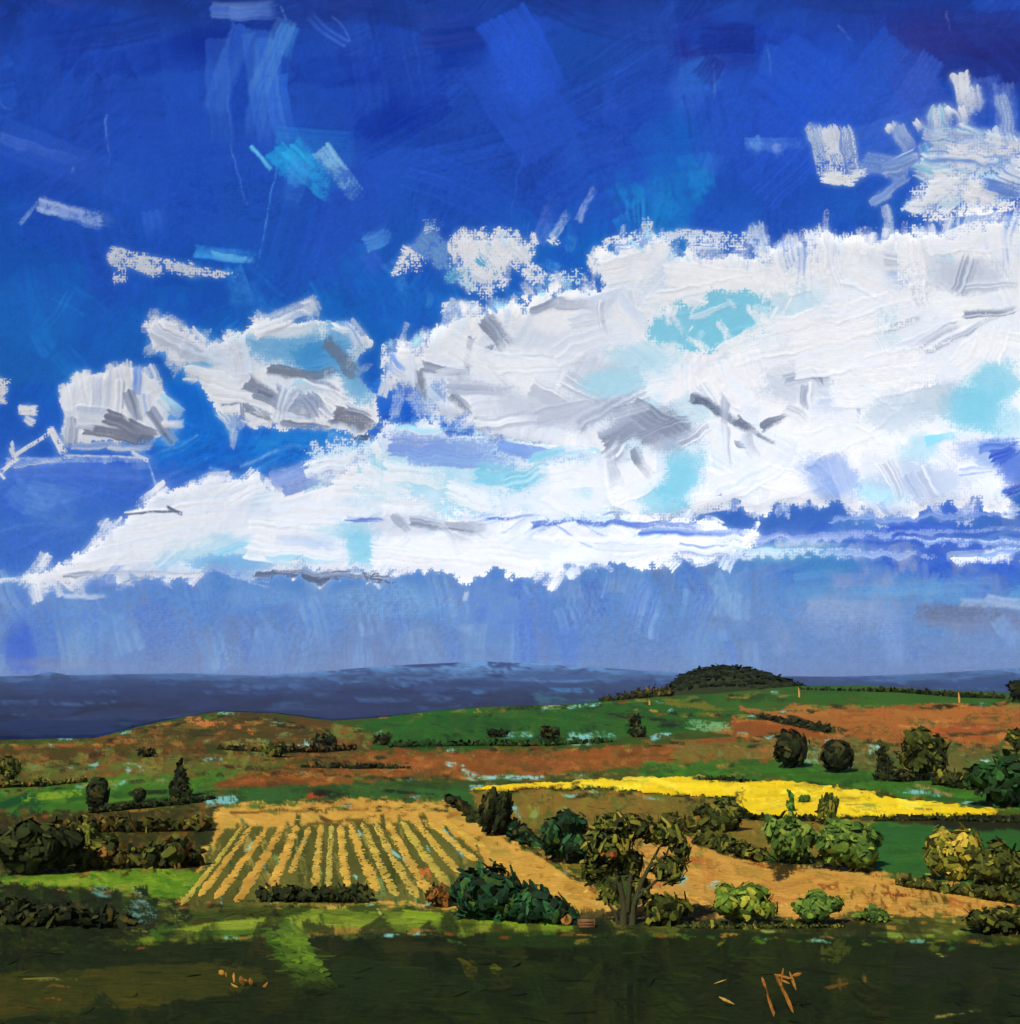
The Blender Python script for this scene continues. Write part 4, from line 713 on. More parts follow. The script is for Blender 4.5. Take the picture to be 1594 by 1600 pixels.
for s in [(36, 1249, 130, 1239, 11, (112, 156, 46)), (130, 1226, 200, 1222, 8, (64, 138, 46)), (0, 1238, 60, 1234, 9, (50, 126, 52)), (200, 1242, 290, 1236, 7, (30, 46, 24)), (140, 1262, 330, 1246, 12, (38, 52, 26)), (0, 1262, 56, 1240, 14, (18, 76, 44)), (20, 1290, 60, 1250, 26, (22, 78, 42)), (0, 1300, 20, 1270, 16, (110, 90, 44))]:
    stroke(LD, *s[:5], s[5], d0=.0, d1=.4, rag=2)
area([(370, 1208), (560, 1200), (620, 1212), (600, 1226), (470, 1228), (330, 1238), (320, 1226)], (136, 82, 42), (112, 70, 36), 24, 60, 10, [((150, 88, 46), 2), ((120, 70, 36), 2), ((80, 58, 28), 1)], d1=.8)
area([(280, 1262), (340, 1240), (480, 1228), (620, 1224), (740, 1226), (740, 1246), (560, 1252), (400, 1256), (350, 1268), (300, 1276)], (40, 92, 48), (44, 84, 42), 30, 80, 12, [((42, 98, 52), 3), ((38, 70, 36), 2), ((60, 96, 46), 1)], d1=.5)
for s in [(320, 1256, 370, 1248, 12, TQ), (270, 1276, 290, 1272, 12, TQ2), (480, 1244, 520, 1242, 9, (160, 70, 40)), (490, 1238, 540, 1246, 10, (36, 30, 18)), (600, 1236, 700, 1246, 5, (24, 40, 24)), (560, 1216, 640, 1218, 8, (40, 66, 34)), (736, 1232, 780, 1232, 10, TQ), (390, 1246, 480, 1236, 22, (42, 92, 50))]:
    stroke(LD, *s[:5], s[5], d0=.1, d1=.6, rag=2)
# dark olive rough ground on the left
area([(-200, 1276), (0, 1274), (280, 1262), (345, 1268), (350, 1290), (310, 1362), (180, 1366), (0, 1372), (-200, 1376)], (66, 58, 28), (50, 56, 26), 90, 40, 14,
     [((70, 60, 28), 3), ((46, 54, 24), 3), ((104, 88, 40), 2), ((120, 76, 36), 1), ((32, 44, 24), 2), ((110, 116, 58), 1)], ang=75, angj=50, d1=.8)
for s in [(240, 1330, 270, 1326, 14, TQ), (268, 1340, 300, 1336, 18, (90, 130, 80)), (100, 1284, 112, 1310, 14, (130, 84, 44)), (146, 1284, 156, 1304, 18, (140, 92, 50))]:
    stroke(LD, *s[:5], s[5], d0=.2, d1=.8, rag=3)
# rough ground in the middle right, behind the big tree
area([(735, 1236), (870, 1232), (1010, 1236), (1140, 1262), (1160, 1280), (1400, 1280), (1400, 1350), (1250, 1340), (1120, 1310), (1050, 1290), (930, 1370), (850, 1330), (745, 1262)], (112, 100, 46), (132, 106, 50), 80, 36, 18,
     [((120, 106, 48), 3), ((142, 108, 50), 2), ((92, 100, 44), 2), ((70, 80, 36), 1), ((130, 130, 54), 1)], ang=70, angj=50, d1=.8)
for s in [(800, 1258, 820, 1290, 9, TQ), (830, 1280, 850, 1250, 8, (130, 160, 100)), (880, 1262, 916, 1300, 10, (96, 150, 120)), (925, 1236, 946, 1250, 7, (180, 190, 140))]:
    stroke(LD, *s[:5], s[5], d0=.2, d1=.7, rag=3)
area([(1300, 1292), (1400, 1276), (1594, 1278), (1820, 1286), (1820, 1420), (1594, 1412), (1480, 1372), (1380, 1362), (1290, 1350)], (34, 92, 46), (40, 98, 46), 36, 100, 26, [((34, 96, 48), 3), ((40, 86, 42), 2), ((48, 104, 50), 1)], d1=.5)
area([(1360, 1276), (1500, 1272), (1600, 1276), (1820, 1290), (1820, 1300), (1400, 1290)], (34, 40, 24), (60, 50, 28), 10, 60, 6, [((34, 38, 22), 1)], d1=.6)
# pale stubble field
STUB = [(345, 1262), (560, 1248), (700, 1250), (760, 1288), (860, 1346), (940, 1396), (965, 1420), (960, 1448), (880, 1440), (760, 1432), (690, 1418), (500, 1412), (290, 1420), (276, 1412), (330, 1320)]
area(STUB, (196, 152, 78), (206, 160, 86), 130, 50, 16, [((208, 162, 86), 4), ((190, 142, 72), 3), ((176, 150, 80), 2), ((214, 170, 96), 2)], ang=10, angj=20, d1=.7)
# green between the rows of the lower part
area([(352, 1294), (500, 1290), (640, 1284), (700, 1300), (760, 1345), (700, 1410), (500, 1412), (290, 1420), (300, 1380)], (82, 84, 42), (104, 104, 54), 90, 50, 8, [((74, 80, 38), 3), ((60, 74, 38), 2), ((150, 138, 76), 3), ((110, 150, 110), 1)], ang=80, angj=14, d1=.8)
for i in range(60):
    x, y = inside(STUB, 1)[0]
    if y < 1300 or x > 700: stroke(LD, x - 6, y, x + rng.uniform(2, 14), y + rng.uniform(-3, 5), rng.uniform(3, 7), col((150, 104, 48), .15), d0=.2, d1=.7, rag=3)
for s in [(560, 1300, 566, 1312, 8, TQ2), (395, 1318, 386, 1336, 7, TQ2), (612, 1330, 640, 1350, 5, TQ), (640, 1344, 655, 1366, 7, (120, 180, 120)), (690, 1296, 725, 1336, 8, TQ), (662, 1358, 668, 1376, 16, (208, 110, 60)), (690, 1372, 694, 1384, 10, (208, 120, 66)), (500, 1278, 560, 1300, 6, (90, 70, 32)), (360, 1270, 600, 1264, 4, (120, 84, 40)), (480, 1290, 600, 1276, 5, (110, 90, 44))]:
    stroke(LD, *s[:5], s[5], d0=.05, d1=.6, rag=2)
# right stubble
STUB2 = [(1000, 1300), (1060, 1296), (1110, 1318), (1190, 1346), (1300, 1352), (1450, 1376), (1594, 1404), (1820, 1430), (1820, 1446), (1594, 1440), (1300, 1446), (1060, 1446), (1000, 1440)]
area(STUB2, (192, 144, 78), (202, 154, 86), 130, 50, 16, [((204, 156, 88), 4), ((188, 136, 74), 3), ((160, 132, 70), 2), ((176, 106, 60), 1)], ang=5, angj=24, d1=.7)
fill(LD, [(1400, 1385), (1594, 1412), (1594, 1440), (1300, 1440), (1300, 1380)], 70, 14, 5, 60, 40, [((150, 96, 50), 2), ((90, 76, 38), 1)], d1=.7)
for s in [(1060, 1372, 1075, 1384, 14, TQ), (1110, 1384, 1120, 1382, 9, TQ2), (1280, 1384, 1300, 1386, 8, (140, 80, 48)), (1380, 1396, 1440, 1402, 5, (128, 60, 36)), (1400, 1370, 1460, 1380, 10, (120, 120, 66)), (1090, 1310, 1200, 1345, 24, (44, 48, 26)), (1200, 1350, 1290, 1352, 16, (56, 52, 28)), (1210, 1366, 1240, 1356, 22, (58, 48, 28)), (1222, 1414, 1236, 1420, 8, (226, 186, 130)), (1320, 1430, 1440, 1440, 12, (150, 136, 66))]:
    stroke(LD, *s[:5], s[5], d0=.1, d1=.65, rag=4)
# bright lane on the left and the light green track
area([(-200, 1372), (0, 1366), (120, 1356), (280, 1358), (318, 1366), (296, 1400), (240, 1404), (160, 1386), (60, 1384), (-200, 1392)], (84, 132, 38), (104, 148, 42), 50, 50, 10, [((96, 146, 42), 3), ((120, 160, 46), 3), ((56, 120, 36), 2), ((140, 150, 70), 1)], ang=3, angj=20, d1=.8)
area([(-200, 1392), (0, 1384), (120, 1392), (240, 1404), (290, 1416), (300, 1436), (200, 1470), (190, 1490), (-200, 1490)], (34, 44, 28), (44, 56, 28), 70, 50, 18, [((32, 42, 26), 4), ((42, 62, 30), 2), ((26, 34, 24), 3), ((70, 64, 32), 1)], ang=80, angj=60, d1=.7)
for s in [(150, 1390, 180, 1394, 16, (80, 136, 160)), (210, 1396, 220, 1400, 12, TQ), (206, 1412, 242, 1440, 34, (84, 140, 166)), (216, 1430, 240, 1440, 18, (96, 150, 170)), (250, 1412, 290, 1440, 24, (104, 122, 56)), (170, 1450, 176, 1444, 8, (120, 130, 60)), (190, 1454, 236, 1452, 8, (130, 146, 66)), (56, 1384, 80, 1388, 8, (150, 150, 60)), (100, 1412, 130, 1412, 4, (90, 110, 70))]:
    stroke(LD, *s[:5], s[5], d0=.3, d1=.75, rag=4)
area([(180, 1480), (240, 1462), (300, 1446), (420, 1432), (560, 1422), (640, 1424), (760, 1434), (900, 1446), (960, 1456), (620, 1458), (480, 1462), (300, 1474), (220, 1490)], (110, 134, 46), (96, 122, 44), 60, 90, 9,
     [((124, 148, 52), 3), ((104, 136, 46), 3), ((84, 104, 40), 2), ((150, 160, 66), 1)], ang=-3, angj=4, d1=.7)
for s in [(320, 1450, 500, 1436, 15, (130, 152, 56)), (630, 1428, 780, 1440, 13, (122, 158, 44)), (760, 1440, 920, 1448, 9, (110, 150, 44)), (420, 1453, 500, 1458, 6, (176, 126, 58)), (500, 1456, 610, 1454, 9, (166, 130, 66)), (270, 1462, 306, 1458, 12, (140, 160, 66)), (240, 1466, 270, 1450, 26, (56, 92, 34)), (310, 1460, 420, 1458, 9, (60, 104, 38)), (300, 1444, 340, 1436, 9, (60, 58, 28)),
          (590, 1420, 598, 1434, 3, (190, 190, 110)), (502, 1428, 504, 1440, 5, (50, 76, 30)), (350, 1466, 376, 1468, 4, TQ)]:
    stroke(LD, *s[:5], s[5], d0=.0, d1=.45, rag=1.5)
area([(900, 1440), (1060, 1436), (1300, 1438), (1500, 1432), (1820, 1440), (1820, 1476), (1594, 1470), (1300, 1462), (1080, 1458), (900, 1462)], (66, 74, 34), (86, 92, 42), 60, 60, 9, [((74, 80, 36), 3), ((54, 64, 30), 3), ((110, 112, 52), 1), ((130, 110, 56), 1)], d1=.7)
for s in [(1190, 1456, 1330, 1464, 4, (150, 170, 110)), (1280, 1460, 1440, 1466, 4, (130, 160, 80)), (1360, 1458, 1460, 1462, 5, (120, 150, 60)), (1490, 1458, 1594, 1456, 6, (116, 150, 60)), (1510, 1452, 1594, 1448, 4, (140, 160, 90)), (1370, 1446, 1400, 1450, 6, (160, 130, 70)), (1460, 1452, 1480, 1462, 5, (110, 130, 80))]:
    stroke(LD, *s[:5], s[5], d0=.1, d1=.5, rag=1.5)
# dark foreground
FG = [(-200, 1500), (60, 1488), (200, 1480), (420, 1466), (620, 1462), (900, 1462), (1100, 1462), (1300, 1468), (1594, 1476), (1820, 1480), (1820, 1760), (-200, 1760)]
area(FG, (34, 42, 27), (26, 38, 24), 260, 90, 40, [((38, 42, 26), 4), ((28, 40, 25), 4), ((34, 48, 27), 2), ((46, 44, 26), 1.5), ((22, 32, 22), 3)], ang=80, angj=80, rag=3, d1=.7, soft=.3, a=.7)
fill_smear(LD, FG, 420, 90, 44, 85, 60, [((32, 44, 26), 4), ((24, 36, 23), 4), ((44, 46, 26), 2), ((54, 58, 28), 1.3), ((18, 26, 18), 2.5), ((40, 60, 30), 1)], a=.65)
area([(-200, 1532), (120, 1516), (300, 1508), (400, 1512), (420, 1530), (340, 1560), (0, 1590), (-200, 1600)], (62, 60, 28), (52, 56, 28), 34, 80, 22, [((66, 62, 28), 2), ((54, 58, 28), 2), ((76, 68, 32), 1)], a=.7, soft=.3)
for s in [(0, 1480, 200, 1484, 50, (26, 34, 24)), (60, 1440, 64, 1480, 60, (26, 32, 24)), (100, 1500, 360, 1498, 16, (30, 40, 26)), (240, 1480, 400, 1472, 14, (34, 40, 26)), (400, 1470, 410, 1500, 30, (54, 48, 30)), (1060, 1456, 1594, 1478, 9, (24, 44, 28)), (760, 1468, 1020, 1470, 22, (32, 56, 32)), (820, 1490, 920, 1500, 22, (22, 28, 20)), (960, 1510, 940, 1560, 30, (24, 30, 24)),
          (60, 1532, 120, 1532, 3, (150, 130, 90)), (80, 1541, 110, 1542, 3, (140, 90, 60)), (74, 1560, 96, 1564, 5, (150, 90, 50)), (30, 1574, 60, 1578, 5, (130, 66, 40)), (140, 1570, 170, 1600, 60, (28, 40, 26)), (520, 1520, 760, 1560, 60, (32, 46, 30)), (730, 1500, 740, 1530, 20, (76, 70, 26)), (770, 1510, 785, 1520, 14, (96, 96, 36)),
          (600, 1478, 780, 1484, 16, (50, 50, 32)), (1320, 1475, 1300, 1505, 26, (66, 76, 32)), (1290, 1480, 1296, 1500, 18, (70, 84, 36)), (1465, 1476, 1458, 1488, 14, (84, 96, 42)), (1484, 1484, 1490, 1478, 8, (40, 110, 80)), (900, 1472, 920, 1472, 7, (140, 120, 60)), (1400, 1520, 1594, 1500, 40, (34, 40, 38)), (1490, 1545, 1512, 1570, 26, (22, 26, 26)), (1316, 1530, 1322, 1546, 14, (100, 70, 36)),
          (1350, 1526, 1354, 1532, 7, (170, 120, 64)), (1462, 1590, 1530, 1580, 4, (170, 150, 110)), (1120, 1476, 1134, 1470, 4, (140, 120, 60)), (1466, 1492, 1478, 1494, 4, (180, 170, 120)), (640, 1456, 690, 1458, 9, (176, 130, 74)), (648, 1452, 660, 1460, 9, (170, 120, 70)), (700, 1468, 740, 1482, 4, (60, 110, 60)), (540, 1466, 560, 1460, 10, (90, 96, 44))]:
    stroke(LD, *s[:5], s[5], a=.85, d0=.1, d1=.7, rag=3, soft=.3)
for pg, n_, pal in [([(0, 1160), (330, 1118), (590, 1150), (560, 1210), (0, 1240)], 260, [((120, 80, 40), 3), ((70, 60, 28), 3), ((60, 80, 34), 2), ((112, 118, 66), 2), ((170, 108, 58), 1), ((110, 150, 120), .5)]),
                    ([(470, 1180), (1100, 1160), (1594, 1105), (1594, 1180), (1230, 1180), (800, 1215), (480, 1215)], 300, [((160, 96, 54), 3), ((116, 70, 34), 2), ((180, 116, 64), 2), ((96, 84, 42), 2), ((70, 84, 38), 1.5), ((110, 150, 120), .3)]),
                    ([(560, 1130), (860, 1100), (1150, 1125), (900, 1165), (620, 1165)], 130, [((24, 74, 32), 3), ((46, 104, 42), 2), ((66, 96, 44), 2), ((22, 50, 28), 1.5)]),
                    ([(740, 1240), (1140, 1250), (1400, 1290), (1250, 1345), (930, 1370)], 200, [((140, 112, 52), 3), ((80, 86, 38), 3), ((52, 58, 28), 2), ((120, 128, 60), 2), ((170, 130, 66), 1)]),
                    ([(0, 1276), (345, 1266), (310, 1362), (0, 1372)], 260, [((44, 50, 24), 3), ((92, 78, 36), 3), ((30, 40, 22), 2), ((112, 116, 58), 1.5), ((130, 80, 40), 1)]),
                    ([(0, 1384), (290, 1416), (300, 1440), (190, 1480), (0, 1490)], 150, [((28, 38, 24), 3), ((46, 66, 30), 2), ((70, 66, 32), 1), ((22, 30, 22), 2)]),
                    ([(1230, 1170), (1594, 1170), (1594, 1240), (1300, 1200)], 120, [((60, 92, 42), 3), ((110, 100, 54), 2), ((44, 64, 32), 2), ((120, 140, 100), .7)])]:
    fill(LD, pg, n_, 22, 7, 0, 30, pal, a=.85, d0=.2, d1=.95, rag=4, soft=.2)
# far plain and hills: dark navy woods, ridges paled in colour as by distant haze
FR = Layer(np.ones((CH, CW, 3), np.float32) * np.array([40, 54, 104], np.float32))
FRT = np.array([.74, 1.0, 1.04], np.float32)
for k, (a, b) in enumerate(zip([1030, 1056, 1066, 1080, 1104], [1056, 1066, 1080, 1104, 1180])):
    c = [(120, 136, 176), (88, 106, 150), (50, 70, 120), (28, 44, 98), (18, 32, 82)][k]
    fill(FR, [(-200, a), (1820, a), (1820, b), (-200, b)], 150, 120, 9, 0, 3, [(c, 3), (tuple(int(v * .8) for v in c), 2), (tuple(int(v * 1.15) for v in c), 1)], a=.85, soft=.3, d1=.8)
for s in [(0, 1098, 90, 1098, 6, (150, 160, 200)), (80, 1100, 190, 1097, 5, (160, 168, 206)), (20, 1116, 50, 1118, 8, (120, 160, 190)), (0, 1070, 130, 1072, 5, (40, 48, 90)), (320, 1084, 420, 1074, 3, (150, 160, 190)), (530, 1068, 620, 1056, 4, (150, 160, 196)), (700, 1056, 860, 1053, 5, (150, 162, 205)), (626, 1068, 680, 1070, 7, (126, 144, 200)),
          (840, 1064, 1000, 1060, 4, (150, 164, 206)), (740, 1080, 800, 1080, 7, TQ), (830, 1086, 950, 1084, 14, (100, 160, 170)), (840, 1098, 940, 1096, 12, (96, 150, 150)), (860, 1076, 930, 1078, 6, TQ), (1360, 1064, 1460, 1062, 3, (150, 150, 186)), (1400, 1066, 1440, 1068, 4, (130, 136, 176)), (560, 1092, 580, 1092, 7, (110, 140, 180)), (614, 1092, 624, 1092, 6, (110, 140, 180)),
          (120, 1066, 260, 1068, 4, (50, 60, 110)), (190, 1130, 220, 1130, 8, (60, 110, 140)), (540, 1054, 700, 1048, 9, (84, 94, 138))]:
    stroke(FR, *s[:5], s[5], a=.6, d0=.3, d1=.9, rag=3, soft=.3)
def broken(pts, pal, n, w=4, off=5, ln=18):
    P_ = np.array(pts, float); seg = np.hypot(*(P_[1:] - P_[:-1]).T)
    for k in rng.choice(len(P_) - 1, n, p=seg / seg.sum()):
        t = rng.random(); x, y = P_[k] * (1 - t) + P_[k + 1] * t; d = (P_[k + 1] - P_[k]) / seg[k]; y += rng.normal(0, off * .5); l = ln * rng.uniform(.3, 1.6)
        i = rng.choice(len(pal), p=np.array([q[-1] for q in pal], float) / sum(q[-1] for q in pal))
        stroke(LD, x - d[0] * l / 2, y - d[1] * l / 2, x + d[0] * l / 2, y + d[1] * l / 2 + rng.uniform(-2, 2), w * rng.uniform(.4, 1.6), col(pal[i][0], .1), a=.9, d0=.1, d1=.8, rag=3, soft=.2)
DKG, OCH, RST, GRN = (36, 40, 22), (170, 124, 62), (128, 74, 36), (60, 110, 40)
MIX = [(DKG, 4), (OCH, 1.5), (RST, 1.5), (GRN, 1.5), (TQ, .5), ((110, 112, 56), 2)]
for pts_, n_ in [([(0, 1166), (150, 1160), (340, 1118), (590, 1150)], 70), ([(0, 1205), (330, 1190), (600, 1180), (1000, 1168), (1200, 1160)], 110), ([(0, 1238), (280, 1215), (470, 1210), (620, 1216), (900, 1214), (1200, 1192)], 110), ([(0, 1274), (280, 1262), (345, 1262), (560, 1250), (700, 1250)], 80),
                 ([(600, 1120), (860, 1102), (1060, 1094), (1250, 1080)], 50), ([(980, 1112), (1160, 1118), (1300, 1106), (1594, 1102)], 70), ([(1150, 1150), (1310, 1158), (1480, 1166), (1594, 1172)], 70), ([(740, 1240), (1000, 1242), (1150, 1268), (1300, 1284)], 90), ([(1150, 1212), (1300, 1230), (1420, 1248), (1594, 1262)], 50),
                 ([(1050, 1292), (1190, 1344), (1300, 1352), (1594, 1404)], 110), ([(760, 1290), (860, 1346), (960, 1410)], 60), ([(280, 1416), (500, 1412), (700, 1416), (900, 1444)], 70), ([(200, 1482), (430, 1462), (900, 1460), (1594, 1474)], 100), ([(0, 1368), (120, 1358), (300, 1362)], 40), ([(0, 1386), (160, 1390), (290, 1412)], 50), ([(360, 1272), (560, 1262), (700, 1266)], 40)]:
    broken(pts_, MIX, n_)
for pg in (STUB, STUB2):
    for x, y in inside(pg, 90):
        if pg is STUB2 or x > 690 or y < 1296: stroke(LD, x, y, x + rng.uniform(-10, 10), y + rng.uniform(-5, 5), rng.uniform(2, 7), col([(120, 110, 56), (150, 104, 52), (222, 180, 104), (96, 84, 44)][rng.integers(4)], .1), d0=.2, d1=.8, rag=3)
for q0 in [(432, 1452, 500, 1556, 66, (84, 122, 48), (60, 96, 38)), (446, 1456, 476, 1510, 34, (112, 144, 56), (80, 120, 46)), (462, 1480, 512, 1540, 26, (96, 132, 50), (60, 96, 40)), (420, 1455, 450, 1500, 20, (70, 110, 44), (50, 80, 34))]:
    smear(LD, *q0[:5], q0[5], q0[6], a=.9, tail=.9, grain=.3, crisp=.3, rag=6)
for i in range(26):
    x, y = rng.uniform(330, 740), rng.uniform(1300, 1400); stroke(LD, x, y, x + rng.uniform(-8, 8), y + rng.uniform(8, 20), rng.uniform(3, 6), col(TQ if i % 2 else (70, 84, 40), .1), d0=.3, d1=.8, rag=3)
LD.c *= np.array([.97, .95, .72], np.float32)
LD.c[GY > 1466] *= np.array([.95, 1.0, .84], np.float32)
LD.c[..., 0] += np.clip(LD.c[..., 1] - LD.c[..., 0], 0, 90) * .2
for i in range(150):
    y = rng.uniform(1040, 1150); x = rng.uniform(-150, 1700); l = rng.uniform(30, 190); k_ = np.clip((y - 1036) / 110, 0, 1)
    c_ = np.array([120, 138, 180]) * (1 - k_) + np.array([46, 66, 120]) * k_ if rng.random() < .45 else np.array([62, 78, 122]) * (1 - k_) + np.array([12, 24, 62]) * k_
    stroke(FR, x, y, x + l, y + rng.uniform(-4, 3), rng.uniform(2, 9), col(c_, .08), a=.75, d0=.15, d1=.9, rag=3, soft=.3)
# terrain mesh: near part fine, far part coarse
def terrain(name, az, rr, L, mat, relief, tone):
    AZ, RR = np.meshgrid(az, rr); X = RR * np.sin(AZ); Y = RR * np.cos(AZ)
    rc = np.interp(AZ, CAZ, CRR)
    return AZ, RR, X, Y
pxs = np.concatenate([-np.geomspace(2600, 150, 40) + 0, np.arange(-140, 1740, 2.0), np.geomspace(1750, 4200, 40)])
az = np.arctan((pxs - 797) / F / CP)
RCz = np.interp(az, CAZ, CRR)
tt = np.concatenate([[.5, 20, 50, 80], 1 / np.linspace(1 / 95.0, 1 / 545.0, 330)])      # metres, spaced evenly as seen from the hilltop
tn = np.linspace(0, 1, 90)[1:]
Rr = np.concatenate([np.repeat(np.minimum(tt, 1e9)[:, None], len(az), 1) * (np.minimum(RCz, 545) / 545)[None, :], (np.minimum(RCz, 545)[None, :] + (RCz - np.minimum(RCz, 545) + 25)[None, :] * tn[:, None])])
Xn = Rr * np.sin(az)[None]; Yn = Rr * np.cos(az)[None]; Zn = height(Xn, Yn)
P = np.stack([Xn, Yn, Zn], -1)
PXn, PYn = project(P)
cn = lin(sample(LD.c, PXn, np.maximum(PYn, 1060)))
hn = sample(box(LD.h, 1), PXn, PYn)
P[..., 2] += (hn - .6) * .12 * np.clip(Rr / 250, .2, 1.6)
near_v = P.reshape(-1, 3); near_q = gridquads(*Xn.shape)
rfar = np.concatenate([[40], np.geomspace(120, 1500, 30), np.geomspace(1600, 12400, 150)])
pf = np.concatenate([-np.geomspace(2600, 150, 30), np.arange(-140, 1740, 6.0), np.geomspace(1750, 4200, 30)])
azf = np.arctan((pf - 797) / F / CP)
Rf = np.repeat(rfar[:, None], len(azf), 1); RCf = np.interp(azf, CAZ, CRR)
Rf = (RCf + 25)[None] + (12300 - RCf - 25)[None] * (np.linspace(0, 1, 170) ** 2)[:, None]
Xf = Rf * np.sin(azf)[None]; Yf = Rf * np.cos(azf)[None]; Pf = np.stack([Xf, Yf, height(Xf, Yf)], -1)
PXf, PYf = project(Pf)
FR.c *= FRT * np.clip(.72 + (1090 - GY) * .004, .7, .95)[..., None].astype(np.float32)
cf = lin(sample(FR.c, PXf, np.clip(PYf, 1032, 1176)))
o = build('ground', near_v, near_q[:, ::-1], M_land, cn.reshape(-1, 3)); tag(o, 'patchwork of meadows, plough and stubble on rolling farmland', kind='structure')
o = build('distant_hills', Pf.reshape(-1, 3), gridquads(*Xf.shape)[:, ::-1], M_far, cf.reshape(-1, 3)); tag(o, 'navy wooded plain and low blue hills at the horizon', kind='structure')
# behind and around the viewer
print('land', time.time() - T0)
#@@THINGS
def mpp(p):                       # metres covered by one picture pixel at a point
    return (CP * p[1] + SP * (p[2] - CAMZ)) / F
ux4 = np.array([-1, -.4, .35, 1.0]); vy3 = np.array([-1, 0, 1.0])
def dab_mesh(C0, U, W, ln, wd, colr, curl=.14, tip=.75):
    """foliage dabs: small curved blades. C0,U,W (n,3); ln, wd (n); colr (n,3) linear"""
    n = len(C0); N = np.cross(U, W)
    prof = np.array([tip, 1.0, .95, tip * .8])
    u = ux4[None, :, None, None]; v = vy3[None, None, :, None]
    jit = rng.uniform(.75, 1.2, (n, 4, 3, 1))
    P = C0[:, None, None] + U[:, None, None] * u * (ln / 2)[:, None, None, None] + W[:, None, None] * v * prof[None, :, None, None] * jit * (wd / 2)[:, None, None, None] \
        + N[:, None, None] * ((1 - v * v) * .5 - u * u * .6) * (wd * curl)[:, None, None, None]
    base = np.array([[r * 3 + k, r * 3 + k + 1, (r + 1) * 3 + k + 1, (r + 1) * 3 + k] for r in range(3) for k in range(2)])
    Q = (np.arange(n)[:, None, None] * 12 + base[None]).reshape(-1, 4)
    cc = np.repeat(colr[:, None], 12, 1) * rng.uniform(.9, 1.1, (n, 12, 1))
    return P.reshape(-1, 3), Q, cc.reshape(-1, 3)
def unit(a): return a / (np.linalg.norm(a, axis=-1, keepdims=True) + 1e-9)
def palette(pal, n, lj=.12):
    w = np.array([p[1] for p in pal], float); k = rng.choice(len(pal), n, p=w / w.sum())
    return lin(np.array([p[0] for p in pal], float) * [1, .97, .76])[k] * rng.uniform(1 - lj, 1 + lj, (n, 1))
def lobe_dabs(lobes, n, dl, dw, pal, arc=.5, shell=.35, up=.3, lean=None):
    """dabs spread through a set of ellipsoid lobes (x,y,z,rx,ry,rz) in local metres"""
    L = np.array(lobes); vol = (L[:, 3] * L[:, 5]) ** 1.0; k = rng.choice(len(L), n, p=vol / vol.sum())
    d = unit(rng.normal(size=(n, 3))); r = 1 - shell * rng.random(n) ** 1.5
    tint = rng.uniform(.85, 1.18, (len(L), 1))
    P = L[k, :3] + d * L[k, 3:] * r[:, None]
    Nn = unit(d / L[k, 3:])
    rnd = unit(rng.normal(size=(n, 3)))
    tang = unit(np.cross(Nn, np.array([0, 1, 0.]) + rnd * .35))
    U = unit(tang * arc + rnd * (1 - arc) + np.array([0, 0, up]))
    if lean is not None: U = unit(U * .5 + np.array(lean) * np.where(rng.random((n, 1)) < .5, 1, .6))
    out = rng.random(n) < .16
    P[out] += d[out] * L[k[out], 3:] * rng.uniform(.05, .3, (out.sum(), 1))
    W = unit(np.cross(unit(Nn + rng.normal(size=(n, 3)) * .15), U))
    sc_ = np.where(out, .55, 1.12); dl = dl * sc_; dw = dw * sc_
    return P, U, W, dl * rng.uniform(.5, 1.4, n), dw * rng.uniform(.6, 1.3, n), palette(pal, n) * tint[k]
def cores(lobes, pal, f=.8):
    """lumpy leaf mass inside every lobe"""
    out = []; nu, nv = 12, 8
    for l in lobes:
        a = np.linspace(0, 2 * math.pi, nu, endpoint=False); b = np.linspace(.08, math.pi - .08, nv)
        B, Aa = np.meshgrid(b, a, indexing='ij')
        r = f * rng.uniform(.82, 1.08, B.shape)[..., None]
        d = np.stack([np.sin(B) * np.cos(Aa), np.sin(B) * np.sin(Aa), np.cos(B)], -1) * r
        v = (np.array(l[:3]) + d * np.array(l[3:])).reshape(-1, 3)
        q = [[i * nu + k, (i + 1) * nu + k, (i + 1) * nu + (k + 1) % nu, i * nu + (k + 1) % nu] for i in range(nv - 1) for k in range(nu)]
        out.append((v, np.array(q), palette(pal, len(v))))
    return out
def tube(pts, rad, sides=7):
    pts = np.array(pts, float); n = len(pts); V = []
    for i in range(n):
        t = unit(pts[min(i + 1, n - 1)] - pts[max(i - 1, 0)])
        a = unit(np.cross(t, [0.3, 1, .1])); b = np.cross(t, a)
        for k in range(sides):
            th = 2 * math.pi * k / sides; V.append(pts[i] + (a * math.cos(th) + b * math.sin(th)) * rad[i] * rng.uniform(.85, 1.15))
    Q = [[i * sides + k, i * sides + (k + 1) % sides, (i + 1) * sides + (k + 1) % sides, (i + 1) * sides + k] for i in range(n - 1) for k in range(sides)]
    return np.array(V), np.array(Q)
def join(parts):
    V, Q, Cc, o = [], [], [], 0
    for v, q, c in parts:
        V.append(v); Q.append(np.asarray(q) + o); Cc.append(np.broadcast_to(c, (len(v), 3))); o += len(v)
    return np.concatenate(V), np.concatenate(Q), np.concatenate(Cc)
DK = [((34, 42, 24), 4), ((50, 56, 30), 2), ((24, 30, 20), 3), ((70, 64, 32), 1)]
OL = [((98, 104, 42), 3), ((72, 82, 34), 4), ((132, 130, 54), 2), ((50, 58, 26), 3)]
OLD = [((76, 82, 34), 3), ((54, 62, 28), 4), ((112, 112, 46), 1.5), ((36, 42, 22), 3)]
BG = [((30, 66, 46), 3), ((44, 88, 60), 2), ((22, 44, 34), 4), ((60, 84, 40), 1.5), ((26, 36, 26), 3)]
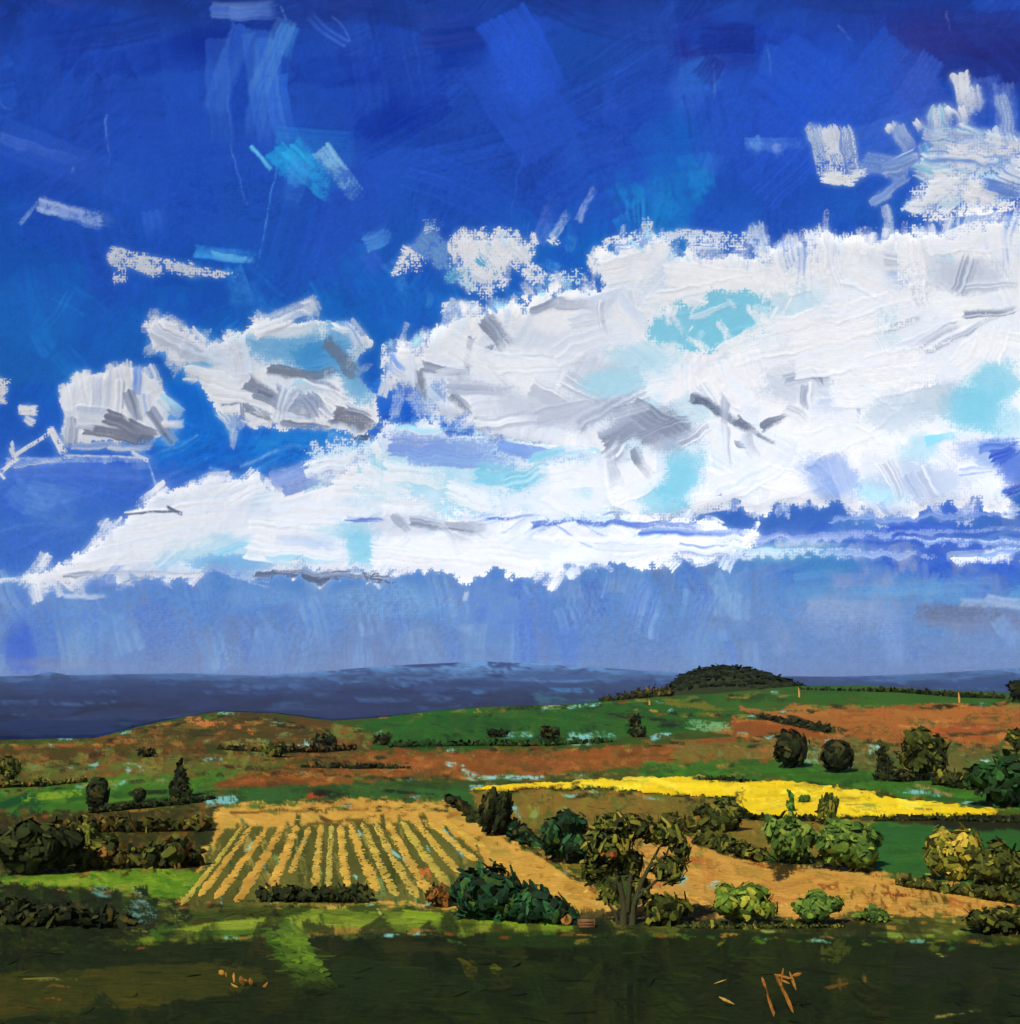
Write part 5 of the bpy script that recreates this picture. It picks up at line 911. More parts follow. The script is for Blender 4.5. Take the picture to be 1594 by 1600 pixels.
YG = [((112, 136, 52), 3), ((84, 110, 42), 3), ((150, 152, 62), 2), ((64, 84, 36), 2)]
MG = [((88, 114, 52), 3), ((66, 94, 44), 3), ((110, 130, 60), 2), ((46, 72, 36), 2)]
YO = [((160, 144, 58), 3), ((120, 120, 48), 3), ((84, 92, 38), 3), ((190, 160, 80), 1), ((60, 60, 28), 1)]
BRN = [((92, 70, 34), 3), ((62, 56, 28), 3), ((44, 44, 24), 2), ((120, 84, 42), 1)]
def plant(name, cat, label, px, py, w, h, pal, n=260, dab=9, lobes=5, trunk=.18, arc=.5, group=None, lean=None, shape='round', up=.2, aspect=2.2, limbs=3, depth=.8, spread=1.0):
    """tree or bush whose foot stands at picture position (px,py), w x h pixels large"""
    p = ground_at(px, py); s = mpp(p); W, H = w * s, h * s
    root = empty(name, p); tag(root, label, cat, group)
    lo = []
    z0 = H * trunk
    if shape == 'cone':
        for k in range(6):
            t = k / 5; lo.append((W * .1 * rng.uniform(-1, 1), 0, z0 + (H - z0) * (.08 + t * .86), W * .5 * (1 - t * .8), W * .4 * (1 - t * .8), (H - z0) * .16))
    elif shape == 'single':
        lo.append((0, 0, z0 + (H - z0) * .5, W * .5, W * .5 * depth, (H - z0) * .5))
    else:
        lo.append((0, 0, z0 + (H - z0) * .48, W * .34, W * .34 * depth, (H - z0) * .40))
        for k in range(lobes):
            a = 2 * math.pi * (k + rng.random() * .6) / lobes; rr = rng.uniform(.24, .34)
            rz = rng.uniform(.2, .32)
            lo.append((math.cos(a) * W * rr * spread, rng.uniform(-.3, .3) * W * depth, z0 + (H - z0) * (.5 + math.sin(a) * (.5 - rz)), W * rng.uniform(.17, .26), W * .22 * depth, (H - z0) * rz))
    a = lobe_dabs(lo, n, dab * aspect * s, dab * s, pal, arc=arc, lean=lean, up=up)
    v, q, c = join([dab_mesh(*a)] + cores(lo, pal)); v[:, 2] = np.maximum(v[:, 2], .02)
    build('crown', v, q, M_leaf, c, root)
    parts = []
    th = max(z0, H * .12) + (H - z0) * .35
    bend = rng.uniform(-.05, .05) * W
    v, q = tube([(0, 0, -.3), (bend * .4, 0, th * .4), (bend, 0, th)], [.055 * W + .12, .042 * W + .08, .02 * W + .03]); parts.append((v, q, lin((58, 46, 28))))
    for k in range(limbs):
        t = rng.uniform(.35, .75); dx = (k - (limbs - 1) / 2) / max(limbs, 1) * W * .7 + rng.uniform(-.05, .05) * W
        zb = th * t
        v, q = tube([(bend * t, 0, zb), (bend * t + dx * .45, rng.uniform(-.1, .1) * W, zb + H * .12), (bend + dx, rng.uniform(-.15, .15) * W, zb + H * rng.uniform(.25, .38))], [.026 * W + .05, .018 * W + .03, .006 * W + .015], 6)
        parts.append((v, q, lin((58, 46, 28))))
    build('trunk', *join(parts)[:2], M_bark, join(parts)[2], root)
    return root
def hedge(label, pts, hts, pal, n=200, dab=8, group=None, cat='hedge', name='hedge', lean=None, arc=.3):
    """hedge along a line of picture positions with heights in pixels"""
    W0 = [ground_at(*p) for p in pts]; base = W0[0]
    lo = []
    for i in range(len(pts) - 1):
        k = max(2, int(math.hypot(pts[i + 1][0] - pts[i][0], pts[i + 1][1] - pts[i][1]) / (.7 * max(hts[i], 8))))
        for j in range(k):
            t = (j + rng.random() * .6) / k; px = pts[i][0] * (1 - t) + pts[i + 1][0] * t; py = pts[i][1] * (1 - t) + pts[i + 1][1] * t
            h = (hts[i] * (1 - t) + hts[i + 1] * t) * rng.uniform(.8, 1.15); p = ground_at(px, py); s = mpp(p)
            lo.append((*(p - base + np.array([0, 0, h * s * .45])), h * s * rng.uniform(.5, .75), h * s * .6, h * s * .52))
    s = mpp(base)
    root = empty(name, base); tag(root, label, cat, group)
    v, q, c = join([dab_mesh(*lobe_dabs(lo, n, dab * 2.1 * s, dab * s, pal, arc=arc, lean=lean))] + cores(lo, pal))
    build('foliage', v, q, M_leaf, c, root)
    parts = []
    for l in lo[::2]:
        v, q = tube([(l[0], l[1], l[2] - l[5] * 1.1), (l[0] + .1, l[1], l[2]), (l[0] + l[3] * .3, l[1], l[2] + l[5] * .5)], [.16, .11, .04], 5); parts.append((v, q, lin((56, 44, 28))))
    V, Q, Cc = join(parts); tag(build('stems', V, Q, M_bark, Cc, root), kind='stuff')
    return root

# --- rapeseed crop: a raised yellow sheet
YL = Layer()
YP = [(735, 1231), (800, 1226), (870, 1221), (960, 1221), (1010, 1216), (1060, 1214), (1120, 1216), (1150, 1222), (1250, 1224), (1310, 1236), (1370, 1246), (1420, 1252), (1500, 1258), (1560, 1268), (1558, 1273), (1480, 1275), (1400, 1277), (1330, 1279), (1290, 1281), (1220, 1278), (1170, 1274), (1148, 1262), (1150, 1248), (1080, 1244), (1010, 1240), (970, 1234), (880, 1232), (800, 1236), (740, 1238)]
poly(YL, YP, (232, 196, 26), (240, 206, 32), rag=1.5, fringe=3, dens=1.3)
fill(YL, [(760, 1232), (1010, 1219), (1250, 1226), (1400, 1252), (1500, 1266), (1400, 1274), (1180, 1270), (1140, 1242), (1000, 1236)], 60, 60, 10, 5, 14, [((240, 208, 34), 4), ((222, 186, 24), 3), ((246, 220, 60), 2), ((170, 150, 40), .6)], d1=.5, ridge=1.5, ht=1.5)
for s_ in [(1150, 1246, 1162, 1236, 7, (60, 56, 28)), (1156, 1258, 1158, 1240, 6, (90, 70, 30)), (1080, 1218, 1150, 1224, 7, (60, 80, 34)), (1110, 1224, 1190, 1222, 5, (70, 84, 34)), (800, 1236, 850, 1232, 3, (150, 90, 40)), (856, 1234, 880, 1230, 4, (130, 80, 40)), (892, 1228, 906, 1224, 5, (110, 90, 40)),
           (1310, 1250, 1360, 1252, 3, (160, 130, 40)), (1320, 1262, 1350, 1261, 2, (150, 110, 40)), (1350, 1262, 1380, 1264, 6, (150, 160, 50)), (1440, 1262, 1530, 1264, 2, (200, 170, 60)), (1180, 1272, 1240, 1262, 3, (200, 180, 60)), (1262, 1240, 1272, 1238, 4, (170, 160, 50)), (1430, 1268, 1470, 1270, 2, (90, 90, 40))]:
    stroke(YL, *s_[:5], s_[5], d0=.2, d1=.6, rag=2)
for i in range(46):
    k_ = rng.integers(len(YP)); t_ = rng.random(); qa, qb_ = YP[k_], YP[(k_ + 1) % len(YP)]; x, y = qa[0] * (1 - t_) + qb_[0] * t_, qa[1] * (1 - t_) + qb_[1] * t_
    stroke(YL, x - rng.uniform(3, 14), y + rng.uniform(-2, 2), x + rng.uniform(4, 18), y + rng.uniform(-2, 3), rng.uniform(2, 5), col([(66, 84, 34), (150, 130, 36), (48, 56, 26)][rng.integers(3)], .1), d0=.2, d1=.8, rag=3)
ya = sample(YL.a, PXn, PYn, False); ymask = (ya > .5) & (PXn > 700) & (PXn < 1600) & (PYn > 1205) & (PYn < 1290)
ii, jj = np.where(ymask); sl = (slice(ii.min() - 2, ii.max() + 3), slice(jj.min() - 2, jj.max() + 3))
ms = ymask[sl]; q = gridquads(*ms.shape); keep = (ms[:-1, :-1].astype(int) + ms[:-1, 1:] + ms[1:, 1:] + ms[1:, :-1]).reshape(-1) >= 3
Vy = P[sl].copy(); cr = box(ms.astype(np.float32), 1)
Vy[..., 2] += .45 * smooth((cr - .35) * 1.6) - .03 + sample(box(YL.h, 1), PXn[sl], PYn[sl]) * .12
q = q[keep][:, ::-1]; used = np.unique(q); remap = np.zeros(ms.size, int); remap[used] = np.arange(len(used))
o = build('rapeseed_crop', Vy.reshape(-1, 3)[used], remap[q], M_straw, lin(sample(YL.c, PXn[sl], PYn[sl])).reshape(-1, 3)[used])
tag(o, 'bright yellow flowering rapeseed strip across the middle distance', 'crop', kind='stuff')

# --- straw rows of the striped field, each a raised ridge
ORD = ['first', 'second', 'third', 'fourth', 'fifth', 'sixth', 'seventh', 'eighth', 'ninth', 'tenth', 'eleventh', 'twelfth', 'thirteenth', 'fourteenth', 'fifteenth', 'sixteenth', 'seventeenth']
ROWS = [(378, 1292, 286, 1416, .75, (190, 164, 90)), (392, 1292, 312, 1402, .95, (206, 158, 86)), (418, 1292, 334, 1406, 1.15, (210, 158, 86)), (442, 1290, 368, 1412, 1.25, (204, 152, 84)), (464, 1290, 421, 1392, 1.25, (212, 160, 88)), (484, 1292, 456, 1366, .9, (200, 160, 92)), (502, 1290, 490, 1384, 1.0, (206, 164, 94)), (518, 1290, 515, 1388, .8, (190, 166, 100)),
        (532, 1290, 545, 1386, 1.1, (210, 166, 92)), (548, 1288, 588, 1394, 1.35, (210, 162, 88)), (566, 1286, 622, 1402, 1.1, (198, 164, 92)), (586, 1284, 650, 1404, 1.1, (200, 166, 96)), (606, 1284, 676, 1400, 1.25, (206, 160, 90)), (628, 1284, 700, 1384, 1.2, (196, 168, 92)), (650, 1284, 722, 1366, 1.2, (204, 164, 90)), (672, 1284, 744, 1346, 1.3, (210, 166, 90)), (694, 1282, 764, 1330, 1.3, (208, 164, 88))]
for k, (xa, ya_, xb, yb, wid, cc) in enumerate(ROWS):
    n = 70; t = np.linspace(0, 1, n); pa = ground_at(xa, ya_); pb = ground_at(xb, yb)
    ctr = pa[None] * (1 - t[:, None]) + pb[None] * t[:, None]
    ctr[:, 0] += np.cumsum(rng.normal(0, .018, n)) * np.linspace(.3, 1, n)
    d = unit((pb - pa)[None])[0]; side = np.array([d[1], -d[0], 0]); side = side / np.linalg.norm(side)
    vs = np.array([-1, -.8, -.35, .05, .5, .85, 1.0]); hs = np.array([-.05, .18, .3, .34, .3, .18, -.05])
    ww = wid * 1.9 * (.85 + .25 * np.sin(t * 23 + k) * .3 + np.interp(t * 14, np.arange(15), rng.uniform(-.12, .12, 15)) + rng.uniform(-.13, .13, n)) * smooth(t * 12 + .3) * smooth((1 - t) * 12 + .3)
    V = ctr[:, None] + side[None, None] * (vs[None, :, None] * ww[:, None, None] * .5) + np.array([0, 0, 1.0]) * ((hs[None, :] * 0) * smooth(t * 10 + .2)[:, None] * smooth((1 - t) * 10 + .2)[:, None])[..., None]
    V[..., 2] += (height(V[..., 0], V[..., 1]) - V[..., 2]) * 1.0 + (hs[None, :] * .34 + rng.uniform(-.05, .05, (n, 7)))
    cl = lin(np.array(cc) * [.98, 1, .72])[None, None] * rng.uniform(.86, 1.08, (n, 7, 1)) * (1 + .08 * np.sin(t * 31 + k * 2))[:, None, None]
    gq = gridquads(n, 7)
    cl[:, 0] = cl[:, 0] * .5 + lin((96, 96, 44)) * .5; cl[:, 6] = cl[:, 6] * .5 + lin((84, 80, 38)) * .5
    cl *= np.interp(np.arange(n), np.arange(0, n, 5), rng.uniform(.85, 1.12, len(range(0, n, 5))))[:, None, None]
    colq = np.tile(np.arange(6), n - 1); pr = np.where((colq == 0) | (colq == 5), .42, np.where((colq == 1) | (colq == 4), .12, .02 + (.07 if k in (5, 7, 10, 11) else 0)))
    gq = gq[rng.random(len(gq)) > pr]
    o = build('straw_row', V.reshape(-1, 3), gq, M_straw, cl.reshape(-1, 3))
    tag(o, 'pale ochre straw row, %s from the left in the striped field' % ORD[k], 'straw row', 'straw rows fanning across the striped field')

# --- wooded hill on the skyline
hp = [(1018, 1090), (1040, 1078), (1056, 1058), (1085, 1046), (1125, 1041), (1165, 1045), (1200, 1055), (1232, 1066), (1262, 1080)]
hr = 960.0; nu, nv = 60, 22; hu = np.linspace(1018, 1262, nu); aa = np.arctan((hu - 797) / F / CP)
ztop = CAMZ + hr * np.array([math.tan(math.asin(float(direction(u, np.interp(u, [a for a, b in hp], [b for a, b in hp]))[2]))) for u in hu])
vv = np.linspace(-1, 1, nv); zb = 6.0
HX = (hr + 32 * vv[None]) * np.sin(aa)[:, None]; HY = (hr + 32 * vv[None]) * np.cos(aa)[:, None]
HZ = zb + (ztop - zb)[:, None] * np.sqrt(np.maximum(1 - vv ** 2, 0))[None] + rng.uniform(-.4, .4, (nu, nv))
hv = np.stack([HX, HY, HZ], -1)
o = build('wooded_hill', hv.reshape(-1, 3), gridquads(nu, nv), M_leaf, np.broadcast_to(lin((38, 46, 26)), (nu * nv, 3))); tag(o, 'dark rounded hill on the skyline', kind='structure')
nd = 1500; iu = rng.integers(0, nu, nd); iv = rng.integers(2, nv - 2, nd); Ph = hv[iu, iv] + rng.normal(size=(nd, 3)) * [1, 1, .5]
U = unit(rng.normal(size=(nd, 3)) * [1, .4, .12]); N = unit(np.stack([np.zeros(nd), vv[iv] + rng.normal(0, .3, nd), 1 - np.abs(vv[iv]) + .3], -1)); W = unit(np.cross(N, U))
v, q, c = dab_mesh(Ph, U, W, rng.uniform(3, 8, nd), rng.uniform(1.5, 3.6, nd), palette([((28, 36, 21), 4), ((24, 31, 19), 4), ((36, 44, 24), 2)], nd, .06), curl=.06)
o = build('woodland', v, q, M_leaf, c); tag(o, 'dark green wood covering the rounded skyline hill', 'woodland', kind='stuff')

# --- hedges
HG = 'hedges between the fields'
hedge('dark scrubby hedge running left from the foot of the wooded hill', [(940, 1094), (1000, 1090), (1050, 1088)], [7, 13, 16], [((50, 54, 28), 3), ((34, 38, 22), 3), ((96, 80, 38), 1)], 220, 5, HG)
hedge('low dark hedge on the skyline right of the wooded hill', [(1250, 1078), (1400, 1082), (1500, 1090), (1570, 1092)], [4, 6, 8, 7], DK, 260, 4, HG)
hedge('broad dark hedge wedge crossing the orange ploughed slope', [(1180, 1120), (1230, 1132), (1300, 1146)], [4, 8, 10], DK, 150, 6, HG)
hedge('thin dark hedge between red plough and the pale middle meadow', [(470, 1200), (560, 1202), (640, 1202)], [5, 8, 5], DK, 120, 5, HG)
hedge('thick olive hedge above the right stubble field behind two bushes', [(1100, 1318), (1150, 1338), (1200, 1350)], [24, 24, 14], OLD, 300, 8, HG)
hedge('dark hedge along the top of the green field at the right edge', [(1370, 1284), (1470, 1282), (1620, 1288)], [6, 8, 8], DK, 220, 5, HG)
hedge('dark diagonal hedge at the upper right corner of the striped field', [(704, 1256), (722, 1266), (748, 1290)], [12, 14, 12], DK, 130, 7, HG, lean=(.7, 0, -.6))
hedge('dark hedge closing the bottom of the striped field', [(404, 1408), (470, 1410), (540, 1410), (578, 1410)], [22, 24, 30, 18], [((44, 52, 28), 3), ((34, 40, 24), 4), ((64, 66, 34), 1)], 420, 7, HG)
hedge('ragged brown and olive hedge on the left behind the bright meadow', [(120, 1358), (200, 1356), (270, 1356), (310, 1352)], [36, 34, 44, 30], BRN + OLD, 420, 9, HG)
hedge('long brown thicket below the three small round trees on the left', [(60, 1306), (160, 1300), (250, 1300), (330, 1298)], [20, 26, 24, 20], BRN + OLD, 360, 8, HG)
hedge('dark scrub on the bank at the lower left', [(-20, 1440), (60, 1446), (160, 1450), (210, 1448)], [34, 38, 30, 14], DK, 420, 9, HG)
hedge('low dark fringe where the stubble meets the track on the right', [(1060, 1450), (1180, 1452), (1320, 1450)], [6, 8, 6], OLD, 240, 5, HG)
hedge('dark hedge dipping left of the big tree behind the stubble', [(880, 1330), (930, 1350), (960, 1366)], [22, 24, 14], BG, 200, 8, HG)

hedge('dark ragged scrub running down from the wedge-shaped tree', [(790, 1300), (820, 1318), (846, 1326)], [22, 22, 16], DK + BG, 200, 8, HG, lean=(.6, 0, -.5))
hedge('olive brown scrub between the big tree and the bush under the yellow block', [(1040, 1296), (1080, 1300), (1110, 1304)], [22, 26, 20], OLD + BRN, 200, 8, HG)
hedge('dense olive hedge at the right edge under the yellow-green tree', [(1400, 1384), (1480, 1396), (1600, 1414)], [10, 16, 26], OLD, 300, 7, HG)
hedge('far dark hedge under the right shoulder of the brown hill', [(340, 1172), (420, 1176), (500, 1176), (560, 1172)], [7, 9, 12, 8], BRN + DK, 260, 5, HG)
hedge('far dark hedge along the lower edge of the big green field', [(610, 1168), (720, 1166), (850, 1166), (960, 1160)], [8, 7, 9, 6], [((34, 60, 30), 3), ((40, 50, 28), 2), ((60, 80, 40), 1)], 300, 5, HG)
hedge('scrubby olive hedge between the bent tree and the right edge mass', [(1460, 1226), (1500, 1232), (1540, 1236)], [16, 22, 20], OLD, 180, 7, HG)
hedge('low brown hedge crossing the left meadow behind the oval tree', [(-20, 1232), (60, 1230), (140, 1222)], [9, 12, 8], BRN + OL, 200, 5, HG)
hedge('dark green hedge in the meadow between oval and pointed trees', [(140, 1272), (220, 1264), (300, 1256), (340, 1248)], [8, 10, 9, 6], DK, 220, 5, HG)
hedge('thin dark hedge above the left half of the yellow field', [(1090, 1222), (1130, 1222), (1180, 1224)], [5, 8, 5], DK, 110, 5, HG)
hedge('dark hedge under the left end of the yellow block', [(1130, 1268), (1160, 1280), (1210, 1284), (1290, 1284)], [10, 10, 7, 6], DK, 200, 6, HG)
# --- trees
T = 'tree'
plant('tree', T, 'small dark oval tree in the left meadow, larger of the two round ones', 152, 1266, 36, 50, DK, 170, 6, 3, .05, arc=.8, shape='single', group='small dark trees in the left meadow')
plant('tree', T, 'tiniest round dark tree in the left meadow beside the pointed one', 218, 1254, 20, 23, DK, 90, 4, 3, .05, arc=.8, shape='single', group='small dark trees in the left meadow')
plant('tree', T, 'pointed dark tree leaning left on the edge of the left meadow', 281, 1246, 34, 52, DK, 170, 6, 3, .02, shape='cone', lean=(.35, 0, -.9), group='small dark trees in the left meadow')
plant('tree', T, 'dark oval tree with a split crown above the yellow field', 1238, 1200, 52, 58, DK, 240, 7, 3, .05, arc=.75, shape='single', up=.6, group='dark trees above the yellow field')
plant('tree', T, 'dark round tree with pale foot, between the split tree and the bent one', 1310, 1208, 50, 52, DK, 240, 7, 3, .05, arc=.85, shape='single', group='dark trees above the yellow field')
plant('tree', T, 'narrow dark tree bent to the left above the end of the yellow field', 1384, 1220, 34, 52, DK, 170, 7, 3, .02, shape='cone', lean=(.4, 0, -.9), group='dark trees above the yellow field')
plant('bush', 'bush', 'low dark bush at the foot of the bent tree above the yellow field', 1410, 1222, 46, 22, DK, 120, 6, 3, .0, arc=.6)
plant('tree', T, 'broad olive tree with open crown on the red slope at the right', 1446, 1220, 84, 84, OLD, 420, 8, 6, .1, arc=.5)
plant('tree', T, 'dark green tree mass at the right edge beside the end of the yellow strip', 1575, 1262, 120, 84, [((34, 70, 36), 3), ((44, 82, 40), 2), ((28, 48, 28), 3)], 420, 10, 5, .0)
plant('tree', T, 'small dark tree breaking the skyline at the right edge', 1588, 1098, 26, 34, DK, 90, 6, 3, .1)
plant('tree', T, 'little olive tree at the right edge of the orange slope', 1590, 1176, 26, 42, OLD, 90, 7, 3, .05)
plant('tree', T, 'small upright tree in the yellow field, leaf blades leaning right', 1294, 1290, 34, 52, OL, 150, 6, 3, .08, lean=(.35, 0, .9))
plant('bush', 'bush', 'thin green shrub standing inside the yellow field', 1236, 1272, 12, 34, [((50, 104, 46), 2), ((40, 70, 34), 2), ((90, 120, 50), 1)], 50, 5, 2, .0, shape='cone', up=.9)
plant('bush', 'bush', 'tiny green shrub right of the thin one inside the yellow field', 1258, 1258, 22, 18, [((70, 104, 46), 2), ((50, 80, 34), 2)], 26, 4, 3, .0)
plant('tree', T, 'dark wedge-shaped tree right of the striped field, its blades leaning right', 776, 1306, 62, 66, DK, 300, 9, 4, .0, lean=(.45, 0, .85))
plant('tree', T, 'bluish green round tree between the wedge tree and the big tree', 882, 1348, 84, 82, BG, 420, 9, 5, .05, arc=.7)
plant('bush', 'bush', 'dark olive bush below the left end of the yellow block', 1128, 1300, 78, 50, OLD, 300, 8, 5, .0, arc=.6)
plant('bush', 'bush', 'soft green bush under the yellow field, left of a bigger twin', 1236, 1350, 84, 76, MG, 380, 9, 5, .0, arc=.5)
plant('bush', 'bush', 'large soft green bush in front of the green field', 1330, 1362, 112, 82, MG, 480, 9, 5, .0, arc=.6)
plant('tree', T, 'yellow-green round tree at the right beside the ochre stubble', 1494, 1376, 98, 84, YO, 520, 9, 6, .0, arc=.6)
plant('tree', T, 'dark olive tree right of the yellow-green one at the frame edge', 1566, 1400, 100, 84, OLD, 480, 9, 5, .0)
plant('bush', 'bush', 'dark bush low in the right corner where the stubble narrows', 1566, 1458, 110, 42, OLD, 340, 8, 5, .0)
plant('bush', 'bush', 'round yellow-green bush with arching leaves on the ochre stubble', 1164, 1446, 104, 66, YG, 520, 7, 6, .08, arc=.9, up=.05)
plant('bush', 'bush', 'smaller green bush right of the round arching one on the stubble', 1278, 1446, 74, 52, MG, 340, 7, 5, .06, arc=.9, up=.05)
plant('bush', 'bush', 'flat green tuft at the bottom edge of the right stubble field', 1366, 1440, 50, 20, MG, 120, 6, 4, .0)
plant('bush', 'bush', 'dark green bush at the right foot of the big tree', 1044, 1446, 84, 46, OLD, 280, 9, 4, .0, up=.7)
plant('bush', 'bush', 'small rusty brown bush beside the big dark bush at the field corner', 688, 1418, 46, 34, [((130, 84, 44), 3), ((90, 70, 34), 3), ((60, 50, 28), 1)], 150, 7, 4, .0)
plant('tree', T, 'dark tree with arching branches at the far left behind the bright meadow', 62, 1366, 130, 88, [((40, 50, 26), 4), ((60, 66, 30), 2), ((28, 36, 22), 3)], 560, 10, 5, .0, arc=.9, up=0)
plant('tree', T, 'pale olive bush-like tree next to the dark arching one on the left', 140, 1352, 70, 62, OL, 260, 9, 4, .0)
for (x, y, w, h, l) in [(600, 1164, 30, 16, 'tiny dark tree at the left end of the big green field'), (776, 1152, 40, 12, 'tiny flat dark bush in the middle of the big green field'), (858, 1158, 34, 24, 'tiny forked dark tree in the big green field'), (994, 1136, 22, 18, 'tiny dark tree near the right end of the big green field'), (998, 1152, 30, 14, 'tiny dark bush under the right end of the big green field'),
                        (230, 1184, 26, 14, 'tiny dark bush under the brown hill at the left'), (14, 1228, 34, 52, 'olive bush at the left edge under the brown hill'), (430, 1184, 50, 24, 'small brown-green bush right of the bare orange patches'), (506, 1168, 40, 24, 'small dark bush behind the right shoulder of the brown hill')]:
    plant('bush', 'bush', l, x, y, w, h, DK if 'dark' in l else OLD, 90, 5, 3, .0)
# the big dark bush sliding down to the right
hedge('big dark blue-green bush sloping down to the right beside the stubble', [(728, 1432), (780, 1436), (830, 1440), (880, 1444), (904, 1444)], [84, 88, 58, 30, 12], BG, 900, 9, None, 'bush', 'bush', arc=.5)
# the big tree: several stems, open crown
p = ground_at(982, 1446); sc = mpp(p); root = empty('tree', p)
tag(root, 'largest tree, open olive crown on forked stems in the middle right', 'tree')
lo = [(x * sc, y * sc, z * sc, rx * sc, ry * sc, rz * sc) for x, y, z, rx, ry, rz in
      [(-30, 0, 120, 40, 36, 40), (12, -6, 150, 42, 34, 22), (58, 4, 138, 34, 28, 20), (-50, 8, 86, 24, 22, 24), (66, 0, 84, 28, 26, 22), (2, 10, 92, 26, 24, 26), (-22, -12, 156, 30, 22, 18), (84, 0, 112, 14, 16, 26), (26, 8, 52, 14, 14, 18), (-30, 4, 46, 18, 16, 14)]]
v, q, c = dab_mesh(*lobe_dabs(lo, 1200, 19 * sc, 6.5 * sc, [((92, 98, 42), 3), ((66, 74, 34), 4), ((130, 126, 54), 1.6), ((44, 50, 26), 4), ((150, 134, 66), .5)], arc=.6, shell=.6))
build('crown', v, q, M_leaf, c, root)
v, q, c = dab_mesh(*lobe_dabs([(-30 * sc, -38 * sc, 112 * sc, 14 * sc, 5 * sc, 7 * sc)], 9, 10 * sc, 5 * sc, [((150, 74, 40), 2), ((120, 66, 38), 2)], arc=.3))
build('rusty_leaves', v, q, M_leaf, c, root)
parts = []
for (pts_, r_) in [([(-8, 0, -2), (-6, 0, 30), (-14, 0, 70), (-34, 0, 120)], (7, 5.5, 4, 1.5)), ([(6, 0, -2), (8, 2, 28), (22, 0, 66), (50, 0, 118)], (6, 5, 3.5, 1.5)), ([(-2, 0, 20), (4, -2, 70), (2, 0, 150)], (5, 3.5, 1.2)),
                   ([(14, 0, 40), (46, -6, 70), (82, -4, 104)], (3, 2.2, .8)), ([(-12, 0, 50), (-40, -5, 78), (-62, 0, 96)], (2.8, 2, .8)), ([(30, 0, 84), (60, -8, 108), (74, -4, 140)], (2.4, 1.6, .7)), ([(-16, -2, 0), (-22, -4, 20), (-40, 0, 44)], (3, 2.4, 1))]:
    v, q = tube(np.array(pts_, float) * sc, np.array(r_) * sc, 8); parts.append((v, q, lin((56, 54, 28))))
V, Q, Cc = join(parts); build('trunk', V, Q, M_bark, Cc, root)

# --- small things by the track
def boxmesh(cx, cy, cz, sx, sy, sz, taper=1.0):
    v = np.array([[x * (taper if z > 0 else 1), y * (taper if z > 0 else 1), z] for x in (-1, 1) for y in (-1, 1) for z in (-1, 1)], float) * [sx / 2, sy / 2, sz / 2] + [cx, cy, cz]
    return v, np.array([[0, 1, 3, 2], [4, 6, 7, 5], [0, 4, 5, 1], [2, 3, 7, 6], [0, 2, 6, 4], [1, 5, 7, 3]])
p = ground_at(885, 1446); sc = mpp(p); root = empty('round_bale', p); tag(root, 'small round straw bale with a dark centre at the end of the dark bush', 'straw bale')
n = 20; th = np.linspace(0, 2 * math.pi, n, endpoint=False); R_ = 9 * sc; vv_ = []
for (yy, rr) in [(-.5, 0.0), (-.5, .35), (-.52, .7), (-.46, .95), (-.3, 1), (.3, 1), (.46, .95), (.5, .6), (.5, 0.0)]:
    vv_.append(np.stack([np.cos(th) * R_ * rr, np.full(n, yy * 14 * sc), np.sin(th) * R_ * rr + R_], -1))
vv_ = np.array(vv_) + rng.normal(0, .02, (9, n, 3)); g_ = []
for i in range(8):
    for k in range(n): g_.append([i * n + k, i * n + (k + 1) % n, (i + 1) * n + (k + 1) % n, (i + 1) * n + k])
cb = np.broadcast_to(lin((150, 104, 50)), (9, n, 3)).copy() * rng.uniform(.8, 1.15, (9, n, 1))
build('roll', vv_.reshape(-1, 3), g_, M_straw, cb.reshape(-1, 3), root)
v = np.concatenate([np.stack([np.cos(th) * R_ * .3, np.full(n, -7.8 * sc), np.sin(th) * R_ * .3 + R_], -1), [[0, -8.2 * sc, R_]]])
build('core', v, [[k, (k + 1) % n, n, n] for k in range(n)], M_straw, np.broadcast_to(lin((60, 40, 24)), (n + 1, 3)), root) if False else build('core', np.concatenate([v[:n], v[:n] * [.5, 1, 1] * 1.0 + [0, -.02, 0]]), [[k, (k + 1) % n, n + (k + 1) % n, n + k] for k in range(n)] , M_straw, np.broadcast_to(lin((60, 40, 24)), (2 * n, 3)), root)
p = ground_at(916, 1450); sc = mpp(p); root = empty('wooden_trough', p); tag(root, 'brown wooden feed box on the track beside the straw bale', 'feed box')
for dx in (-12.5, 12.5):
    v, q = boxmesh(dx * sc, 0, 6.5 * sc, 1.6 * sc, 11 * sc, 13 * sc); build('end_board', v, q, M_bark, np.broadcast_to(lin((104, 72, 42)), (8, 3)), root, shade=False)
for k, zz in enumerate((2.2, 6.2, 10.2)):
    for yy in (-5, 5):
        v, q = boxmesh(0, yy * sc, zz * sc, 23.2 * sc, 1.2 * sc, 3.5 * sc); build('plank', v, q, M_bark, np.broadcast_to(lin((110, 76, 44)) * (1 + .1 * (k - 1)), (8, 3)), root, shade=False)
v, q = boxmesh(0, 0, 3.4 * sc, 23 * sc, 8.5 * sc, 4 * sc); build('feed', v, q, M_straw, np.broadcast_to(lin((120, 100, 50)), (8, 3)), root, shade=False)
